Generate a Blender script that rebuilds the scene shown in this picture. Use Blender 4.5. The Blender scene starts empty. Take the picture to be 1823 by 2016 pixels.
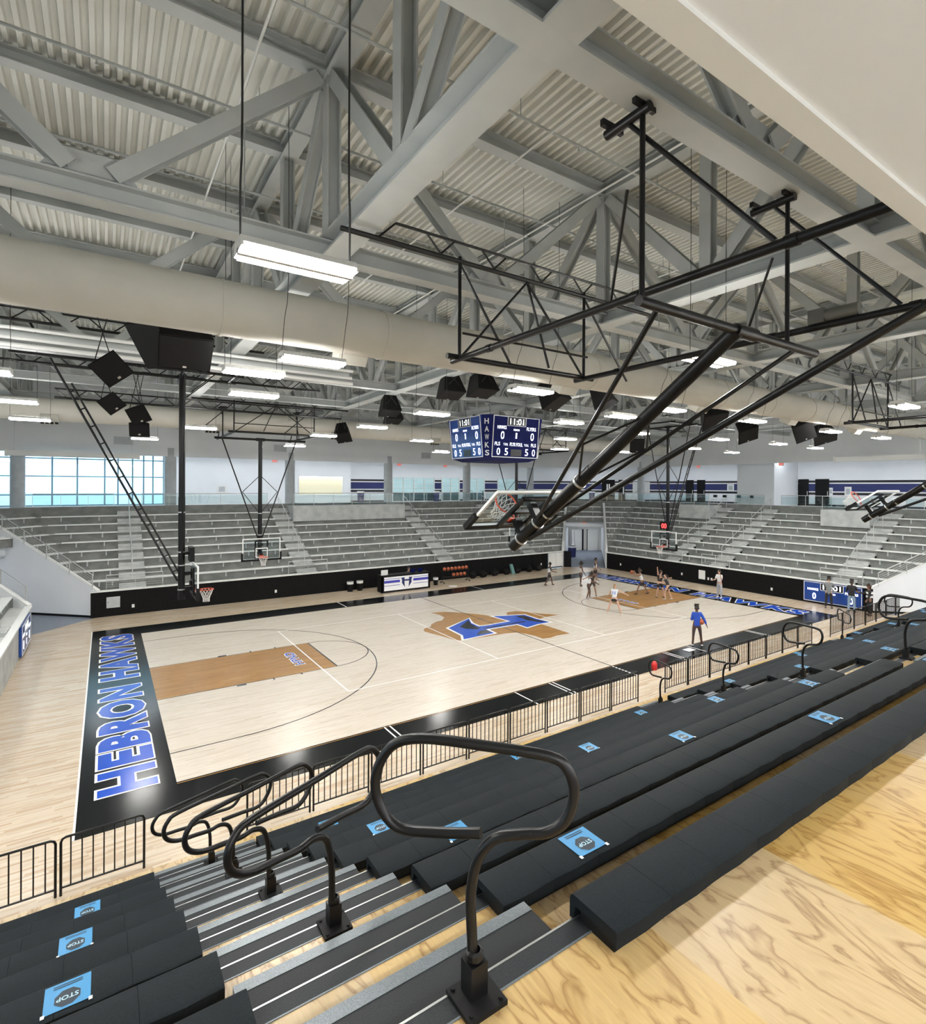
import bpy, bmesh, math, random
from mathutils import Vector, Matrix
random.seed(7)
SC = bpy.context.scene
COL = SC.collection
# ------------------------------------------------------------------ camera
cam_d = bpy.data.cameras.new('camera'); cam = bpy.data.objects.new('camera', cam_d); COL.objects.link(cam)
cam_d.sensor_width = 36.0; cam_d.sensor_fit = 'AUTO'
cam_d.lens = 1076.5 / 2016 * 36.0
cam_d.shift_x = -(965.77 - 911.5) / 2016
cam_d.shift_y = (957.7 - 1008.0) / 2016
cam_d.clip_start = 0.05; cam_d.clip_end = 400
YAW, ROLL = 0.6135, 0.0046
cam.matrix_world = (Matrix.Translation((-1.3516, -14.2898, 6.776)) @ Matrix.Rotation(-YAW, 4, 'Z')
                    @ Matrix.Rotation(math.pi / 2, 4, 'X') @ Matrix.Rotation(ROLL, 4, 'Z'))
SC.camera = cam
# ------------------------------------------------------------------ sky, exposure
w = bpy.data.worlds.new('sky'); SC.world = w; w.use_nodes = True
nt = w.node_tree; bg = nt.nodes['Background']
bg.inputs[0].default_value = (0.62, 0.86, 1.0, 1); bg.inputs[1].default_value = 2.6
SC.view_settings.view_transform = 'Standard'; SC.view_settings.look = 'None'
SC.view_settings.gamma = 1.0; SC.view_settings.use_curve_mapping = False
SC.view_settings.exposure = 0.28
try:
    SC.cycles.use_denoising = True
    SC.cycles.max_bounces = 10; SC.cycles.diffuse_bounces = 6; SC.cycles.glossy_bounces = 3
    SC.cycles.transparent_max_bounces = 12; SC.cycles.sample_clamp_indirect = 6.0
    SC.cycles.caustics_reflective = False; SC.cycles.caustics_refractive = False
except Exception:
    pass
L_LENS = 96.0        # brightness of the hanging fixtures' lenses
L_UP = 42.0          # up-light added on them to brighten the roof deck
L_CONC = 24.0         # unseen lamps added in the concourse and tunnel ceilings
# ------------------------------------------------------------------ materials
def mat(name, col, rough=0.6, metal=0.0, spec=0.5, emit=None, emit_s=0.0, alpha=None, coat=0.0):
    m = bpy.data.materials.new(name); m.use_nodes = True
    b = m.node_tree.nodes['Principled BSDF']
    b.inputs['Base Color'].default_value = (*col, 1)
    b.inputs['Roughness'].default_value = rough; b.inputs['Metallic'].default_value = metal
    b.inputs['Specular IOR Level'].default_value = spec
    if coat: b.inputs['Coat Weight'].default_value = coat; b.inputs['Coat Roughness'].default_value = 0.12
    if emit: b.inputs['Emission Color'].default_value = (*emit, 1); b.inputs['Emission Strength'].default_value = emit_s
    return m
def N(m, t, **kw):
    n = m.node_tree.nodes.new(t)
    for k, v in kw.items():
        if k in n.inputs: n.inputs[k].default_value = v
        else: setattr(n, k, v)
    return n
def LK(m, a, b): m.node_tree.links.new(a, b)
def noisy(name, c1, c2, scale=4.0, rough=0.7, detail=6, bump=0.0, stretch=(1, 1, 1), spec=0.4, metal=0.0, lo=0.35, hi=0.65):
    m = mat(name, c1, rough, metal, spec); p = m.node_tree.nodes['Principled BSDF']
    tc = N(m, 'ShaderNodeTexCoord'); mp = N(m, 'ShaderNodeMapping'); mp.inputs['Scale'].default_value = stretch
    nz = N(m, 'ShaderNodeTexNoise'); nz.inputs['Scale'].default_value = scale; nz.inputs['Detail'].default_value = detail
    cr = N(m, 'ShaderNodeValToRGB'); e = cr.color_ramp.elements
    e[0].position = lo; e[0].color = (*c1, 1); e[1].position = hi; e[1].color = (*c2, 1)
    LK(m, tc.outputs['Object'], mp.inputs[0]); LK(m, mp.outputs[0], nz.inputs['Vector'])
    LK(m, nz.outputs[0], cr.inputs[0]); LK(m, cr.outputs[0], p.inputs['Base Color'])
    if bump:
        bp = N(m, 'ShaderNodeBump'); bp.inputs['Strength'].default_value = bump; bp.inputs['Distance'].default_value = 0.02
        LK(m, nz.outputs[0], bp.inputs['Height']); LK(m, bp.outputs[0], p.inputs['Normal'])
    return m
def planks(name, cols, pw, pl, rough, spec=0.5, coat=0.0):
    """strip flooring: boards run along X, each with a colour of its own"""
    m = mat(name, cols[0], rough, 0, spec, coat=coat); p = m.node_tree.nodes['Principled BSDF']
    tc = N(m, 'ShaderNodeTexCoord'); sx = N(m, 'ShaderNodeSeparateXYZ'); LK(m, tc.outputs['Object'], sx.inputs[0])
    def M(op, a, b=None):
        n = N(m, 'ShaderNodeMath', operation=op)
        for i, x in enumerate((a, b)):
            if x is None: continue
            if isinstance(x, (int, float)): n.inputs[i].default_value = x
            else: LK(m, x, n.inputs[i])
        return n.outputs[0]
    row = M('FLOOR', M('DIVIDE', sx.outputs[1], pw))
    wn = N(m, 'ShaderNodeTexWhiteNoise', noise_dimensions='1D'); LK(m, row, wn.inputs['W'])
    off = M('MULTIPLY', wn.outputs[0], 7.3)
    col = M('FLOOR', M('DIVIDE', M('ADD', sx.outputs[0], off), pl))
    cv = N(m, 'ShaderNodeCombineXYZ'); LK(m, row, cv.inputs[0]); LK(m, col, cv.inputs[1])
    w2 = N(m, 'ShaderNodeTexWhiteNoise', noise_dimensions='2D'); LK(m, cv.outputs[0], w2.inputs['Vector'])
    cr = N(m, 'ShaderNodeValToRGB'); el = cr.color_ramp.elements
    el[0].color = (*cols[0], 1); el[1].color = (*cols[-1], 1)
    for i, c in enumerate(cols[1:-1]):
        q = el.new((i + 1) / (len(cols) - 1)); q.color = (*c, 1)
    LK(m, w2.outputs[0], cr.inputs[0])
    mp = N(m, 'ShaderNodeMapping'); mp.inputs['Scale'].default_value = (1.5, 26, 1); LK(m, tc.outputs['Object'], mp.inputs[0])
    nz = N(m, 'ShaderNodeTexNoise'); nz.inputs['Scale'].default_value = 2.0; nz.inputs['Detail'].default_value = 4; LK(m, mp.outputs[0], nz.inputs['Vector'])
    mx = N(m, 'ShaderNodeMix', data_type='RGBA', blend_type='MULTIPLY'); mx.inputs[0].default_value = 0.35
    LK(m, cr.outputs[0], mx.inputs[6]); LK(m, nz.outputs[0], mx.inputs[7])
    g = N(m, 'ShaderNodeGamma'); g.inputs[1].default_value = 1.02; LK(m, mx.outputs[2], g.inputs[0])
    LK(m, g.outputs[0], p.inputs['Base Color'])
    return m
def plywood(name, base, dark, ringscale, stretch, seam):
    m = mat(name, base, 0.32, 0, 0.5); p = m.node_tree.nodes['Principled BSDF']
    tc = N(m, 'ShaderNodeTexCoord')
    sx = N(m, 'ShaderNodeSeparateXYZ'); LK(m, tc.outputs['Object'], sx.inputs[0])
    # each plywood sheet its own figure
    dv = N(m, 'ShaderNodeMath', operation='DIVIDE'); dv.inputs[1].default_value = seam; LK(m, sx.outputs[0], dv.inputs[0])
    fl = N(m, 'ShaderNodeMath', operation='FLOOR'); LK(m, dv.outputs[0], fl.inputs[0])
    mu = N(m, 'ShaderNodeMath', operation='MULTIPLY'); mu.inputs[1].default_value = 5.37; LK(m, fl.outputs[0], mu.inputs[0])
    cb = N(m, 'ShaderNodeCombineXYZ'); LK(m, mu.outputs[0], cb.inputs[2]); LK(m, mu.outputs[0], cb.inputs[1])
    ad = N(m, 'ShaderNodeVectorMath', operation='ADD'); LK(m, tc.outputs['Object'], ad.inputs[0]); LK(m, cb.outputs[0], ad.inputs[1])
    mp = N(m, 'ShaderNodeMapping'); mp.inputs['Scale'].default_value = stretch; mp.inputs['Rotation'].default_value = (0, 0, 0.0)
    LK(m, ad.outputs[0], mp.inputs[0])
    nz = N(m, 'ShaderNodeTexNoise'); nz.inputs['Scale'].default_value = 1.0; nz.inputs['Detail'].default_value = 4.5; nz.inputs['Roughness'].default_value = 0.5
    nz.inputs['Distortion'].default_value = 0.6
    LK(m, mp.outputs[0], nz.inputs['Vector'])
    a = N(m, 'ShaderNodeMath', operation='MULTIPLY'); a.inputs[1].default_value = ringscale; LK(m, nz.outputs[0], a.inputs[0])
    f = N(m, 'ShaderNodeMath', operation='FRACT'); LK(m, a.outputs[0], f.inputs[0])
    cr = N(m, 'ShaderNodeValToRGB'); el = cr.color_ramp.elements
    el[0].position = 0.0; el[0].color = (*[x * .3 + y * .7 for x, y in zip(base, dark)], 1); el[1].position = 1.0; el[1].color = (*[x * .55 + y * .45 for x, y in zip(base, dark)], 1)
    q = el.new(0.16); q.color = (*[x * .72 + y * .28 for x, y in zip(base, dark)], 1); q = el.new(0.36); q.color = (*base, 1)
    q = el.new(0.86); q.color = (*[x * .9 + y * .1 for x, y in zip(base, dark)], 1)
    LK(m, f.outputs[0], cr.inputs[0])
    # broad tone change between sheets plus fine grain
    wn = N(m, 'ShaderNodeTexWhiteNoise', noise_dimensions='1D'); LK(m, fl.outputs[0], wn.inputs['W'])
    n2 = N(m, 'ShaderNodeTexNoise'); n2.inputs['Scale'].default_value = 3.0; n2.inputs['Detail'].default_value = 8
    m2 = N(m, 'ShaderNodeMapping'); m2.inputs['Scale'].default_value = (30, 1.2, 1); LK(m, ad.outputs[0], m2.inputs[0]); LK(m, m2.outputs[0], n2.inputs['Vector'])
    mx = N(m, 'ShaderNodeMix', data_type='RGBA', blend_type='MULTIPLY'); mx.inputs[0].default_value = 0.3
    LK(m, cr.outputs[0], mx.inputs[6]); LK(m, n2.outputs[0], mx.inputs[7])
    hs = N(m, 'ShaderNodeHueSaturation'); LK(m, mx.outputs[2], hs.inputs['Color'])
    mr = N(m, 'ShaderNodeMapRange'); mr.inputs[3].default_value = 0.85; mr.inputs[4].default_value = 1.25; LK(m, wn.outputs[0], mr.inputs[0])
    LK(m, mr.outputs[0], hs.inputs['Saturation'])
    LK(m, hs.outputs[0], p.inputs['Base Color'])
    return m
MT = {}
MT['maple'] = planks('maple_court', [(0.60, 0.47, 0.33), (0.66, 0.545, 0.41), (0.70, 0.60, 0.475), (0.64, 0.53, 0.40), (0.53, 0.39, 0.265), (0.68, 0.585, 0.46)], 0.057, 0.9, 0.27, 0.38)
MT['maple_in'] = planks('maple_infield', [(0.66, 0.58, 0.48), (0.71, 0.645, 0.55), (0.68, 0.61, 0.515), (0.72, 0.66, 0.575), (0.615, 0.535, 0.435)], 0.057, 0.9, 0.27, 0.38)
MT['stain'] = planks('stained_maple', [(0.33, 0.165, 0.042), (0.42, 0.22, 0.062), (0.37, 0.19, 0.050), (0.47, 0.25, 0.078)], 0.057, 0.9, 0.27, 0.38)
MT['blackpaint'] = mat('black_floor_paint', (0.005, 0.006, 0.0065), 0.16, 0, 0.18)
MT['linepaint'] = mat('dark_line_paint', (0.02, 0.018, 0.018), 0.2)
MT['whiteline'] = mat('white_line_paint', (0.86, 0.86, 0.84), 0.25)
MT['bluepaint'] = mat('blue_floor_paint', (0.012, 0.07, 0.46), 0.18, 0, 0.3)
MT['carpet'] = noisy('grey_blue_floor', (0.20, 0.23, 0.28), (0.27, 0.30, 0.35), 30, 0.8)
MT['blackpad'] = noisy('black_wall_pad', (0.0055, 0.0055, 0.006), (0.008, 0.008, 0.0085), 8, 0.6, spec=0.12)
MT['concrete'] = noisy('cast_concrete', (0.15, 0.158, 0.15), (0.23, 0.235, 0.225), 1.7, 0.8, 8, stretch=(1, 1, 1.6))  # riser tone, kept dark against the treads painted as lit
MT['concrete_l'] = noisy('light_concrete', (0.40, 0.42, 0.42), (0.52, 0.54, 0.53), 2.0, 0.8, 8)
MT['tread_lit'] = noisy('lit_concrete_tread', (0.58, 0.60, 0.58), (0.70, 0.72, 0.70), 2.5, 0.8, 8)  # paler than the risers: light falling on the treads put into colour
MT['column'] = noisy('column_concrete', (0.44, 0.47, 0.49), (0.52, 0.55, 0.57), 2.2, 0.75, 8)
MT['alu'] = noisy('anodised_aluminium', (0.76, 0.78, 0.765), (0.84, 0.86, 0.845), 3, 0.5, 3, stretch=(0.3, 8, 8), metal=0.05)
MT['white'] = noisy('white_drywall', (0.82, 0.845, 0.875), (0.86, 0.885, 0.915), 0.5, 0.85)
MT['white_w'] = noisy('warm_white_drywall', (0.80, 0.79, 0.735), (0.84, 0.83, 0.775), 0.4, 0.85)
MT['cap'] = mat('white_cap', (0.82, 0.83, 0.82), 0.5)
MT['deck'] = noisy('painted_roof_deck', (0.66, 0.665, 0.625), (0.74, 0.745, 0.70), 0.6, 0.6)
MT['steel'] = noisy('grey_painted_steel', (0.40, 0.425, 0.425), (0.46, 0.485, 0.48), 1.2, 0.5)
MT['duct'] = noisy('fabric_duct', (0.55, 0.54, 0.49), (0.60, 0.59, 0.535), 1.0, 0.7)
MT['blacksteel'] = mat('black_steel', (0.006, 0.006, 0.0065), 0.34, 0, 0.3)
MT['blackmatte'] = mat('black_matte', (0.006, 0.006, 0.0065), 0.6, 0, 0.2)
MT['speaker'] = noisy('speaker_cloth', (0.006, 0.006, 0.006), (0.010, 0.010, 0.010), 60, 0.8, spec=0.15)
MT['galv'] = mat('bright_metal', (0.72, 0.73, 0.72), 0.28, 0.9)
MT['rail'] = mat('steel_rail', (0.60, 0.62, 0.61), 0.35, 0.5)
MT['seat'] = noisy('charcoal_seat_plastic', (0.0075, 0.0105, 0.0125), (0.0115, 0.0155, 0.0185), 90, 0.6, 3, spec=0.10)
MT['tread'] = noisy('black_tread', (0.018, 0.0205, 0.0225), (0.028, 0.031, 0.034), 120, 0.5, 3, spec=0.18)
MT['nosing'] = noisy('grey_grit_nosing', (0.12, 0.14, 0.155), (0.20, 0.22, 0.235), 150, 0.35, 3, metal=0.3)
MT['ply'] = plywood('plywood_deck', (0.62, 0.45, 0.225), (0.23, 0.105, 0.028), 7.5, (3.0, 1.0, 1), 1.22)
MT['blue_vinyl'] = mat('blue_vinyl_sheet', (0.045, 0.25, 0.50), 0.35)
MT['decal'] = mat('navy_print', (0.004, 0.016, 0.03), 0.4)
MT['decal_w'] = mat('pale_print', (0.45, 0.70, 0.86), 0.4)
MT['lens'] = mat('light_lens', (1, 1, 1), 0.4, emit=(1.0, 0.98, 0.935), emit_s=L_LENS)
MT['fill_uplens'] = mat('fill_uplight_lens', (1, 1, 1), 0.4, emit=(1.0, 0.985, 0.94), emit_s=L_UP)
MT['clens'] = mat('concourse_lens', (1, 1, 1), 0.4, emit=(0.93, 0.96, 1.0), emit_s=L_CONC)
MT['nlens'] = mat('near_concourse_lens', (1, 1, 1), 0.4, emit=(1.0, 0.99, 0.99), emit_s=120)
MT['fixture'] = mat('white_fixture', (0.82, 0.82, 0.80), 0.4)
MT['cable'] = mat('black_cable', (0.01, 0.01, 0.01), 0.5)
MT['led'] = mat('white_led', (1, 1, 1), 0.4, emit=(0.92, 0.97, 1.0), emit_s=2.2)
MT['ledred'] = mat('red_led', (0.6, 0, 0), 0.4, emit=(1.0, 0.05, 0.05), emit_s=3.0)
MT['exitred'] = mat('exit_red', (0.7, 0.05, 0.05), 0.4, emit=(1.0, 0.08, 0.06), emit_s=0.9)
MT['scorenavy'] = mat('navy_board', (0.006, 0.010, 0.085), 0.5, 0, 0.08)
MT['scoreblue'] = mat('blue_board', (0.014, 0.06, 0.30), 0.18)
MT['darkpane'] = mat('dark_digit_pane', (0.006, 0.007, 0.012), 0.25)
MT['navy'] = mat('navy_stripe', (0.018, 0.026, 0.125), 0.6)
MT['blackstripe'] = mat('black_stripe', (0.012, 0.012, 0.02), 0.6)
MT['orange_rim'] = mat('orange_rim', (0.70, 0.085, 0.035), 0.4)
MT['net'] = mat('white_net', (0.85, 0.85, 0.83), 0.7)
MT['ball'] = noisy('basketball_rubber', (0.42, 0.10, 0.045), (0.50, 0.14, 0.06), 40, 0.55)
MT['mull'] = mat('blue_grey_mullion', (0.16, 0.30, 0.40), 0.4)
MT['cream'] = mat('lit_case_back', (0.80, 0.76, 0.58), 0.6, emit=(1.0, 0.95, 0.70), emit_s=0.08)
MT['tubelight'] = mat('tube_light', (1, 1, 1), 0.4, emit=(1.0, 0.97, 0.85), emit_s=2.5)
MT['red'] = mat('red_enamel', (0.55, 0.02, 0.02), 0.35)
def glassmat(name, tint, a, rough=0.03):
    m = bpy.data.materials.new(name); m.use_nodes = True; t = m.node_tree
    for n in list(t.nodes):
        if n.type != 'OUTPUT_MATERIAL': t.nodes.remove(n)
    out = [n for n in t.nodes if n.type == 'OUTPUT_MATERIAL'][0]
    tr = t.nodes.new('ShaderNodeBsdfTransparent'); tr.inputs[0].default_value = (*tint, 1)
    gl = t.nodes.new('ShaderNodeBsdfGlossy'); gl.inputs['Roughness'].default_value = rough
    mx = t.nodes.new('ShaderNodeMixShader'); mx.inputs[0].default_value = a
    t.links.new(tr.outputs[0], mx.inputs[1]); t.links.new(gl.outputs[0], mx.inputs[2]); t.links.new(mx.outputs[0], out.inputs[0])
    return m
MT['glass'] = glassmat('clear_glass', (0.93, 0.97, 0.98), 0.08)
MT['glass_rail'] = glassmat('rail_glass', (0.88, 0.95, 0.955), 0.10)
MT['glass_win'] = glassmat('window_glass', (0.86, 0.97, 1.0), 0.05)
# ------------------------------------------------------------------ mesh builder
class MB:
    def __init__(s): s.v = []; s.f = []; s.m = []; s.mi = 0
    def add(s, vs, fs):
        o = len(s.v); s.v += [tuple(v) for v in vs]
        for f in fs: s.f.append(tuple(i + o for i in f)); s.m.append(s.mi)
        return s
    def box(s, x0, x1, y0, y1, z0, z1):
        vs = [(x, y, z) for z in (z0, z1) for y in (y0, y1) for x in (x0, x1)]
        return s.add(vs, [(0, 2, 3, 1), (4, 5, 7, 6), (0, 1, 5, 4), (2, 6, 7, 3), (0, 4, 6, 2), (1, 3, 7, 5)])
    def beam(s, p, q, w, h, up=(0, 0, 1)):
        p = Vector(p); q = Vector(q); d = (q - p).normalized(); u = Vector(up)
        r = d.cross(u)
        if r.length < 1e-4: r = d.cross(Vector((0, 1, 0)))
        r.normalize(); u = r.cross(d).normalized()
        vs = [e + r * a + u * b for e in (p, q) for a, b in ((-w/2, -h/2), (w/2, -h/2), (w/2, h/2), (-w/2, h/2))]
        return s.add(vs, [(3, 2, 1, 0), (4, 5, 6, 7), (0, 1, 5, 4), (1, 2, 6, 5), (2, 3, 7, 6), (3, 0, 4, 7)])
    def ibeam(s, p, q, w, h, tf=0.03, tw=0.03, up=(0, 0, 1)):
        p = Vector(p); q = Vector(q); d = (q - p).normalized(); u = Vector(up)
        r = d.cross(u).normalized(); u = r.cross(d).normalized()
        s.beam(p + u * (h/2 - tf/2), q + u * (h/2 - tf/2), w, tf, u); s.beam(p - u * (h/2 - tf/2), q - u * (h/2 - tf/2), w, tf, u)
        return s.beam(p, q, tw, h - 2 * tf, u)
    def tube(s, p, q, r, n=8, r2=None):
        p = Vector(p); q = Vector(q); d = (q - p).normalized()
        a = d.cross(Vector((0, 0, 1)))
        if a.length < 1e-3: a = Vector((1, 0, 0))
        a.normalize(); b = d.cross(a); r2 = r if r2 is None else r2
        vs = [e + (a * math.cos(t) + b * math.sin(t)) * rr for e, rr in ((p, r), (q, r2)) for t in [2 * math.pi * i / n for i in range(n)]]
        fs = [(i, n + i, n + (i + 1) % n, (i + 1) % n) for i in range(n)]
        return s.add(vs, fs + [tuple(range(n)), tuple(range(2 * n - 1, n - 1, -1))])
    def path(s, pts, r, n=8, closed=False):
        pts = [Vector(p) for p in pts]; k = len(pts); rings = []; prev = None
        for i, p in enumerate(pts):
            a = pts[(i - 1) % k] if (closed or i > 0) else p; b = pts[(i + 1) % k] if (closed or i < k - 1) else p
            d = (b - a).normalized()
            if prev is None:
                u = d.cross(Vector((0, 0, 1)))
                if u.length < 1e-3: u = d.cross(Vector((1, 0, 0)))
            else: u = prev - d * prev.dot(d)
            u.normalize(); prev = u; v = d.cross(u)
            rings.append([p + (u * math.cos(2 * math.pi * j / n) + v * math.sin(2 * math.pi * j / n)) * r for j in range(n)])
        vs = [x for g in rings for x in g]; fs = []
        for i in range(k if closed else k - 1):
            o, o2 = i * n, ((i + 1) % k) * n
            fs += [(o + j, o2 + j, o2 + (j + 1) % n, o + (j + 1) % n) for j in range(n)]
        if not closed: fs += [tuple(range(n)), tuple(range(k * n - 1, (k - 1) * n - 1, -1))]
        return s.add(vs, fs)
    def poly(s, pts): return s.add(pts, [tuple(range(len(pts)))])
    def prism(s, pts, vec):
        n = len(pts); vec = Vector(vec); a = [Vector(p) for p in pts]; b = [p + vec for p in a]
        return s.add(a + b, [tuple(range(n)), tuple(range(2 * n - 1, n - 1, -1))] + [(i, n + i, n + (i + 1) % n, (i + 1) % n) for i in range(n)])
    def lathe(s, prof, c=(0, 0, 0), n=16, ax=None):
        """prof = [(radius, height)], turned about the vertical through c (or axis ax)"""
        c = Vector(c); z = Vector(ax).normalized() if ax else Vector((0, 0, 1))
        u = z.orthogonal().normalized(); v = z.cross(u)
        vs = [c + z * h + (u * math.cos(2 * math.pi * j / n) + v * math.sin(2 * math.pi * j / n)) * r for r, h in prof for j in range(n)]
        fs = [(i * n + j, i * n + (j + 1) % n, (i + 1) * n + (j + 1) % n, (i + 1) * n + j) for i in range(len(prof) - 1) for j in range(n)]
        return s.add(vs, fs)
    def ball(s, c, r, n=12):
        return s.lathe([(r * math.sin(math.pi * i / (n // 2)) + (1e-5), -r * math.cos(math.pi * i / (n // 2))) for i in range(n // 2 + 1)], c, n)
    def xf(s, M): s.v = [tuple(M @ Vector(v)) for v in s.v]; return s
    def build(s, name, m, parent=None, smooth=False):
        me = bpy.data.meshes.new(name); o = Vector(parent_loc(parent)) if parent else Vector((0, 0, 0))
        me.from_pydata([tuple(Vector(v) - o) for v in s.v], [], s.f)
        for x in (m if isinstance(m, (list, tuple)) else [m]): me.materials.append(MT[x] if isinstance(x, str) else x)
        if isinstance(m, (list, tuple)): me.polygons.foreach_set('material_index', s.m)
        if smooth:
            me.polygons.foreach_set('use_smooth', [True] * len(me.polygons))
            try: me.set_sharp_from_angle(angle=math.radians(40))
            except Exception: pass
        bm = bmesh.new(); bm.from_mesh(me); bmesh.ops.recalc_face_normals(bm, faces=bm.faces); bm.to_mesh(me); bm.free()
        me.update()
        ob = bpy.data.objects.new(name, me); COL.objects.link(ob)
        if parent: ob.parent = parent
        return ob
def parent_loc(p):
    v = Vector((0, 0, 0))
    while p is not None: v += p.location; p = p.parent
    return v
def tag(o, label, cat, group=None, kind=None):
    o['label'] = label; o['category'] = cat
    if group: o['group'] = group
    if kind: o['kind'] = kind
    return o
def thing(name, label, cat, loc, group=None):
    o = bpy.data.objects.new(name, None); COL.objects.link(o); o.location = loc; o.empty_display_size = 0.1
    return tag(o, label, cat, group)
def struct(name, mb, m, label=None, parent=None, smooth=False):
    o = mb.build(name, m, parent, smooth)
    if parent is None:
        o['kind'] = 'structure'; o['category'] = name.split('_')[0]
        if label: o['label'] = label
    return o
def dup(root, loc, label):
    c = root.copy(); COL.objects.link(c); c.location = loc; c['label'] = label
    for ch in root.children:
        d = ch.copy(); COL.objects.link(d); d.parent = c
        for g in ch.children:
            e = g.copy(); COL.objects.link(e); e.parent = d
    return c
def text(mb, s, o, xd, yd, h, width=None, bold=0.0, space=1.0, center=True):
    """lettering laid in the plane (xd, yd) with cap height h; fitted to width; middle-bottom at o"""
    cu = bpy.data.curves.new('t', 'FONT'); cu.body = s; cu.size = 1.0; cu.offset = bold; cu.resolution_u = 3
    cu.space_character = space
    ob = bpy.data.objects.new('t', cu); COL.objects.link(ob)
    me = bpy.data.meshes.new_from_object(ob.evaluated_get(bpy.context.evaluated_depsgraph_get()))
    vs = [v.co.copy() for v in me.vertices]; fs = [tuple(p.vertices) for p in me.polygons]
    bpy.data.objects.remove(ob); bpy.data.curves.remove(cu); bpy.data.meshes.remove(me)
    if not vs: return mb
    x0 = min(v.x for v in vs); x1 = max(v.x for v in vs); y0 = min(v.y for v in vs); y1 = max(v.y for v in vs)
    sy = h / max(y1 - y0, 1e-6); sx = sy if width is None else width / (x1 - x0)
    o = Vector(o); xd = Vector(xd).normalized(); yd = Vector(yd).normalized(); cx = (x0 + x1) / 2 if center else x0
    nrm = xd.cross(yd)
    pts = [o + xd * ((v.x - cx) * sx) + yd * ((v.y - y0) * sy) for v in vs]
    return mb.add(pts, fs)
ORD = ['first', 'second', 'third', 'fourth', 'fifth', 'sixth', 'seventh', 'eighth', 'ninth', 'tenth', 'eleventh', 'twelfth', 'thirteenth',
       'fourteenth', 'fifteenth', 'sixteenth', 'seventeenth', 'eighteenth', 'nineteenth', 'twentieth']
def smooth_path(pts, k=4):
    P = [Vector(p) for p in pts]; out = []
    for i in range(len(P) - 1):
        a = P[max(i - 1, 0)]; b = P[i]; c = P[i + 1]; d = P[min(i + 2, len(P) - 1)]
        for j in range(k):
            t = j / k
            out.append(0.5 * ((2 * b) + (c - a) * t + (2 * a - 5 * b + 4 * c - d) * t * t + (3 * b - a - 3 * c + d) * t ** 3))
    return out + [P[-1]]
# ================================================================== THE HALL
def quad(mb, x0, x1, y0, y1, z): return mb.poly([(x0, y0, z), (x1, y0, z), (x1, y1, z), (x0, y1, z)])
XW0, XW1, YW = -4.07, 32.85, 20.0            # faces of the stands round the court
P1, P2, P3, P4 = (-4.07, 17.63), (-1.7, 20.0), (30.4, 20.0), (32.85, 17.55)
CL, CWD = 28.65, 15.24                       # court length and width
CX, CY = CL / 2, CWD / 2
m = MB(); m.box(-26, 56, -20, 46, -0.25, -0.02)
struct('floor', m, 'carpet', 'grey concrete floor under the hall and in the corner tunnels')
m = MB(); m.prism([(-4.3, -13.9, -0.02), (33.1, -13.9, -0.02), (33.1, 17.3, -0.02), (30.4, 20.05, -0.02), (-1.7, 20.05, -0.02), (-4.3, 17.4, -0.02)], (0, 0, 0.02))
court = struct('floor', m, 'maple', 'pale maple strip floor of the basketball court')
def paint(name, mb, mt, lab=None):
    o = mb.build(name, mt, court)
    if lab: o['label'] = lab
    return o
m = MB(); quad(m, 0, CL, 0, CWD, 0.002); paint('court_infield', m, 'maple_in')
m = MB(); z = 0.003
quad(m, -1.83, 0, -1.25, 16.8, z); quad(m, CL, CL + 1.83, -1.25, 16.8, z); quad(m, 0, CL, -1.25, 0, z); quad(m, 0, CL, CWD, 16.8, z)
paint('black_border', m, 'blackpaint', 'glossy black painted border of the court')
for a, b in ((0, 5.79), (CL - 5.79, CL)):
    m = MB(); quad(m, a, b, CY - 1.83, CY + 1.83, 0.004); paint('painted_lane', m, 'stain', 'brown stained free throw lane')
TEX = [(12.89, 11.43), (13.6, 11.26), (14.22, 10.6), (14.76, 9.82), (15.04, 9.29), (15.28, 8.73), (15.72, 8.23), (16.08, 8.93), (16.36, 9.26), (16.88, 9.2), (17.31, 8.76), (17.61, 8.07), (18.26, 7.25), (17.8, 7.29), (17.23, 7.27), (16.66, 7.05), (16.24, 6.26), (16.23, 5.33), (16.21, 4.23), (15.48, 4.32), (15.0, 4.2), (14.61, 4.27), (14.6, 4.87), (14.48, 5.35), (14.28, 5.75), (13.82, 5.91), (13.41, 5.93), (12.47, 5.99), (11.52, 6.06), (11.27, 6.18), (11.17, 6.75), (11.05, 7.33), (10.92, 7.8), (10.82, 8.31), (10.99, 8.68), (11.28, 8.88), (11.5, 8.9), (11.71, 9.27), (12.2, 9.6), (12.56, 9.67), (12.98, 10.15), (13.05, 10.8)]
m = MB(); m.poly([(x, y, 0.004) for x, y in TEX]); paint('centre_map', m, 'stain', 'brown stained state outline at centre court')
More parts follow.
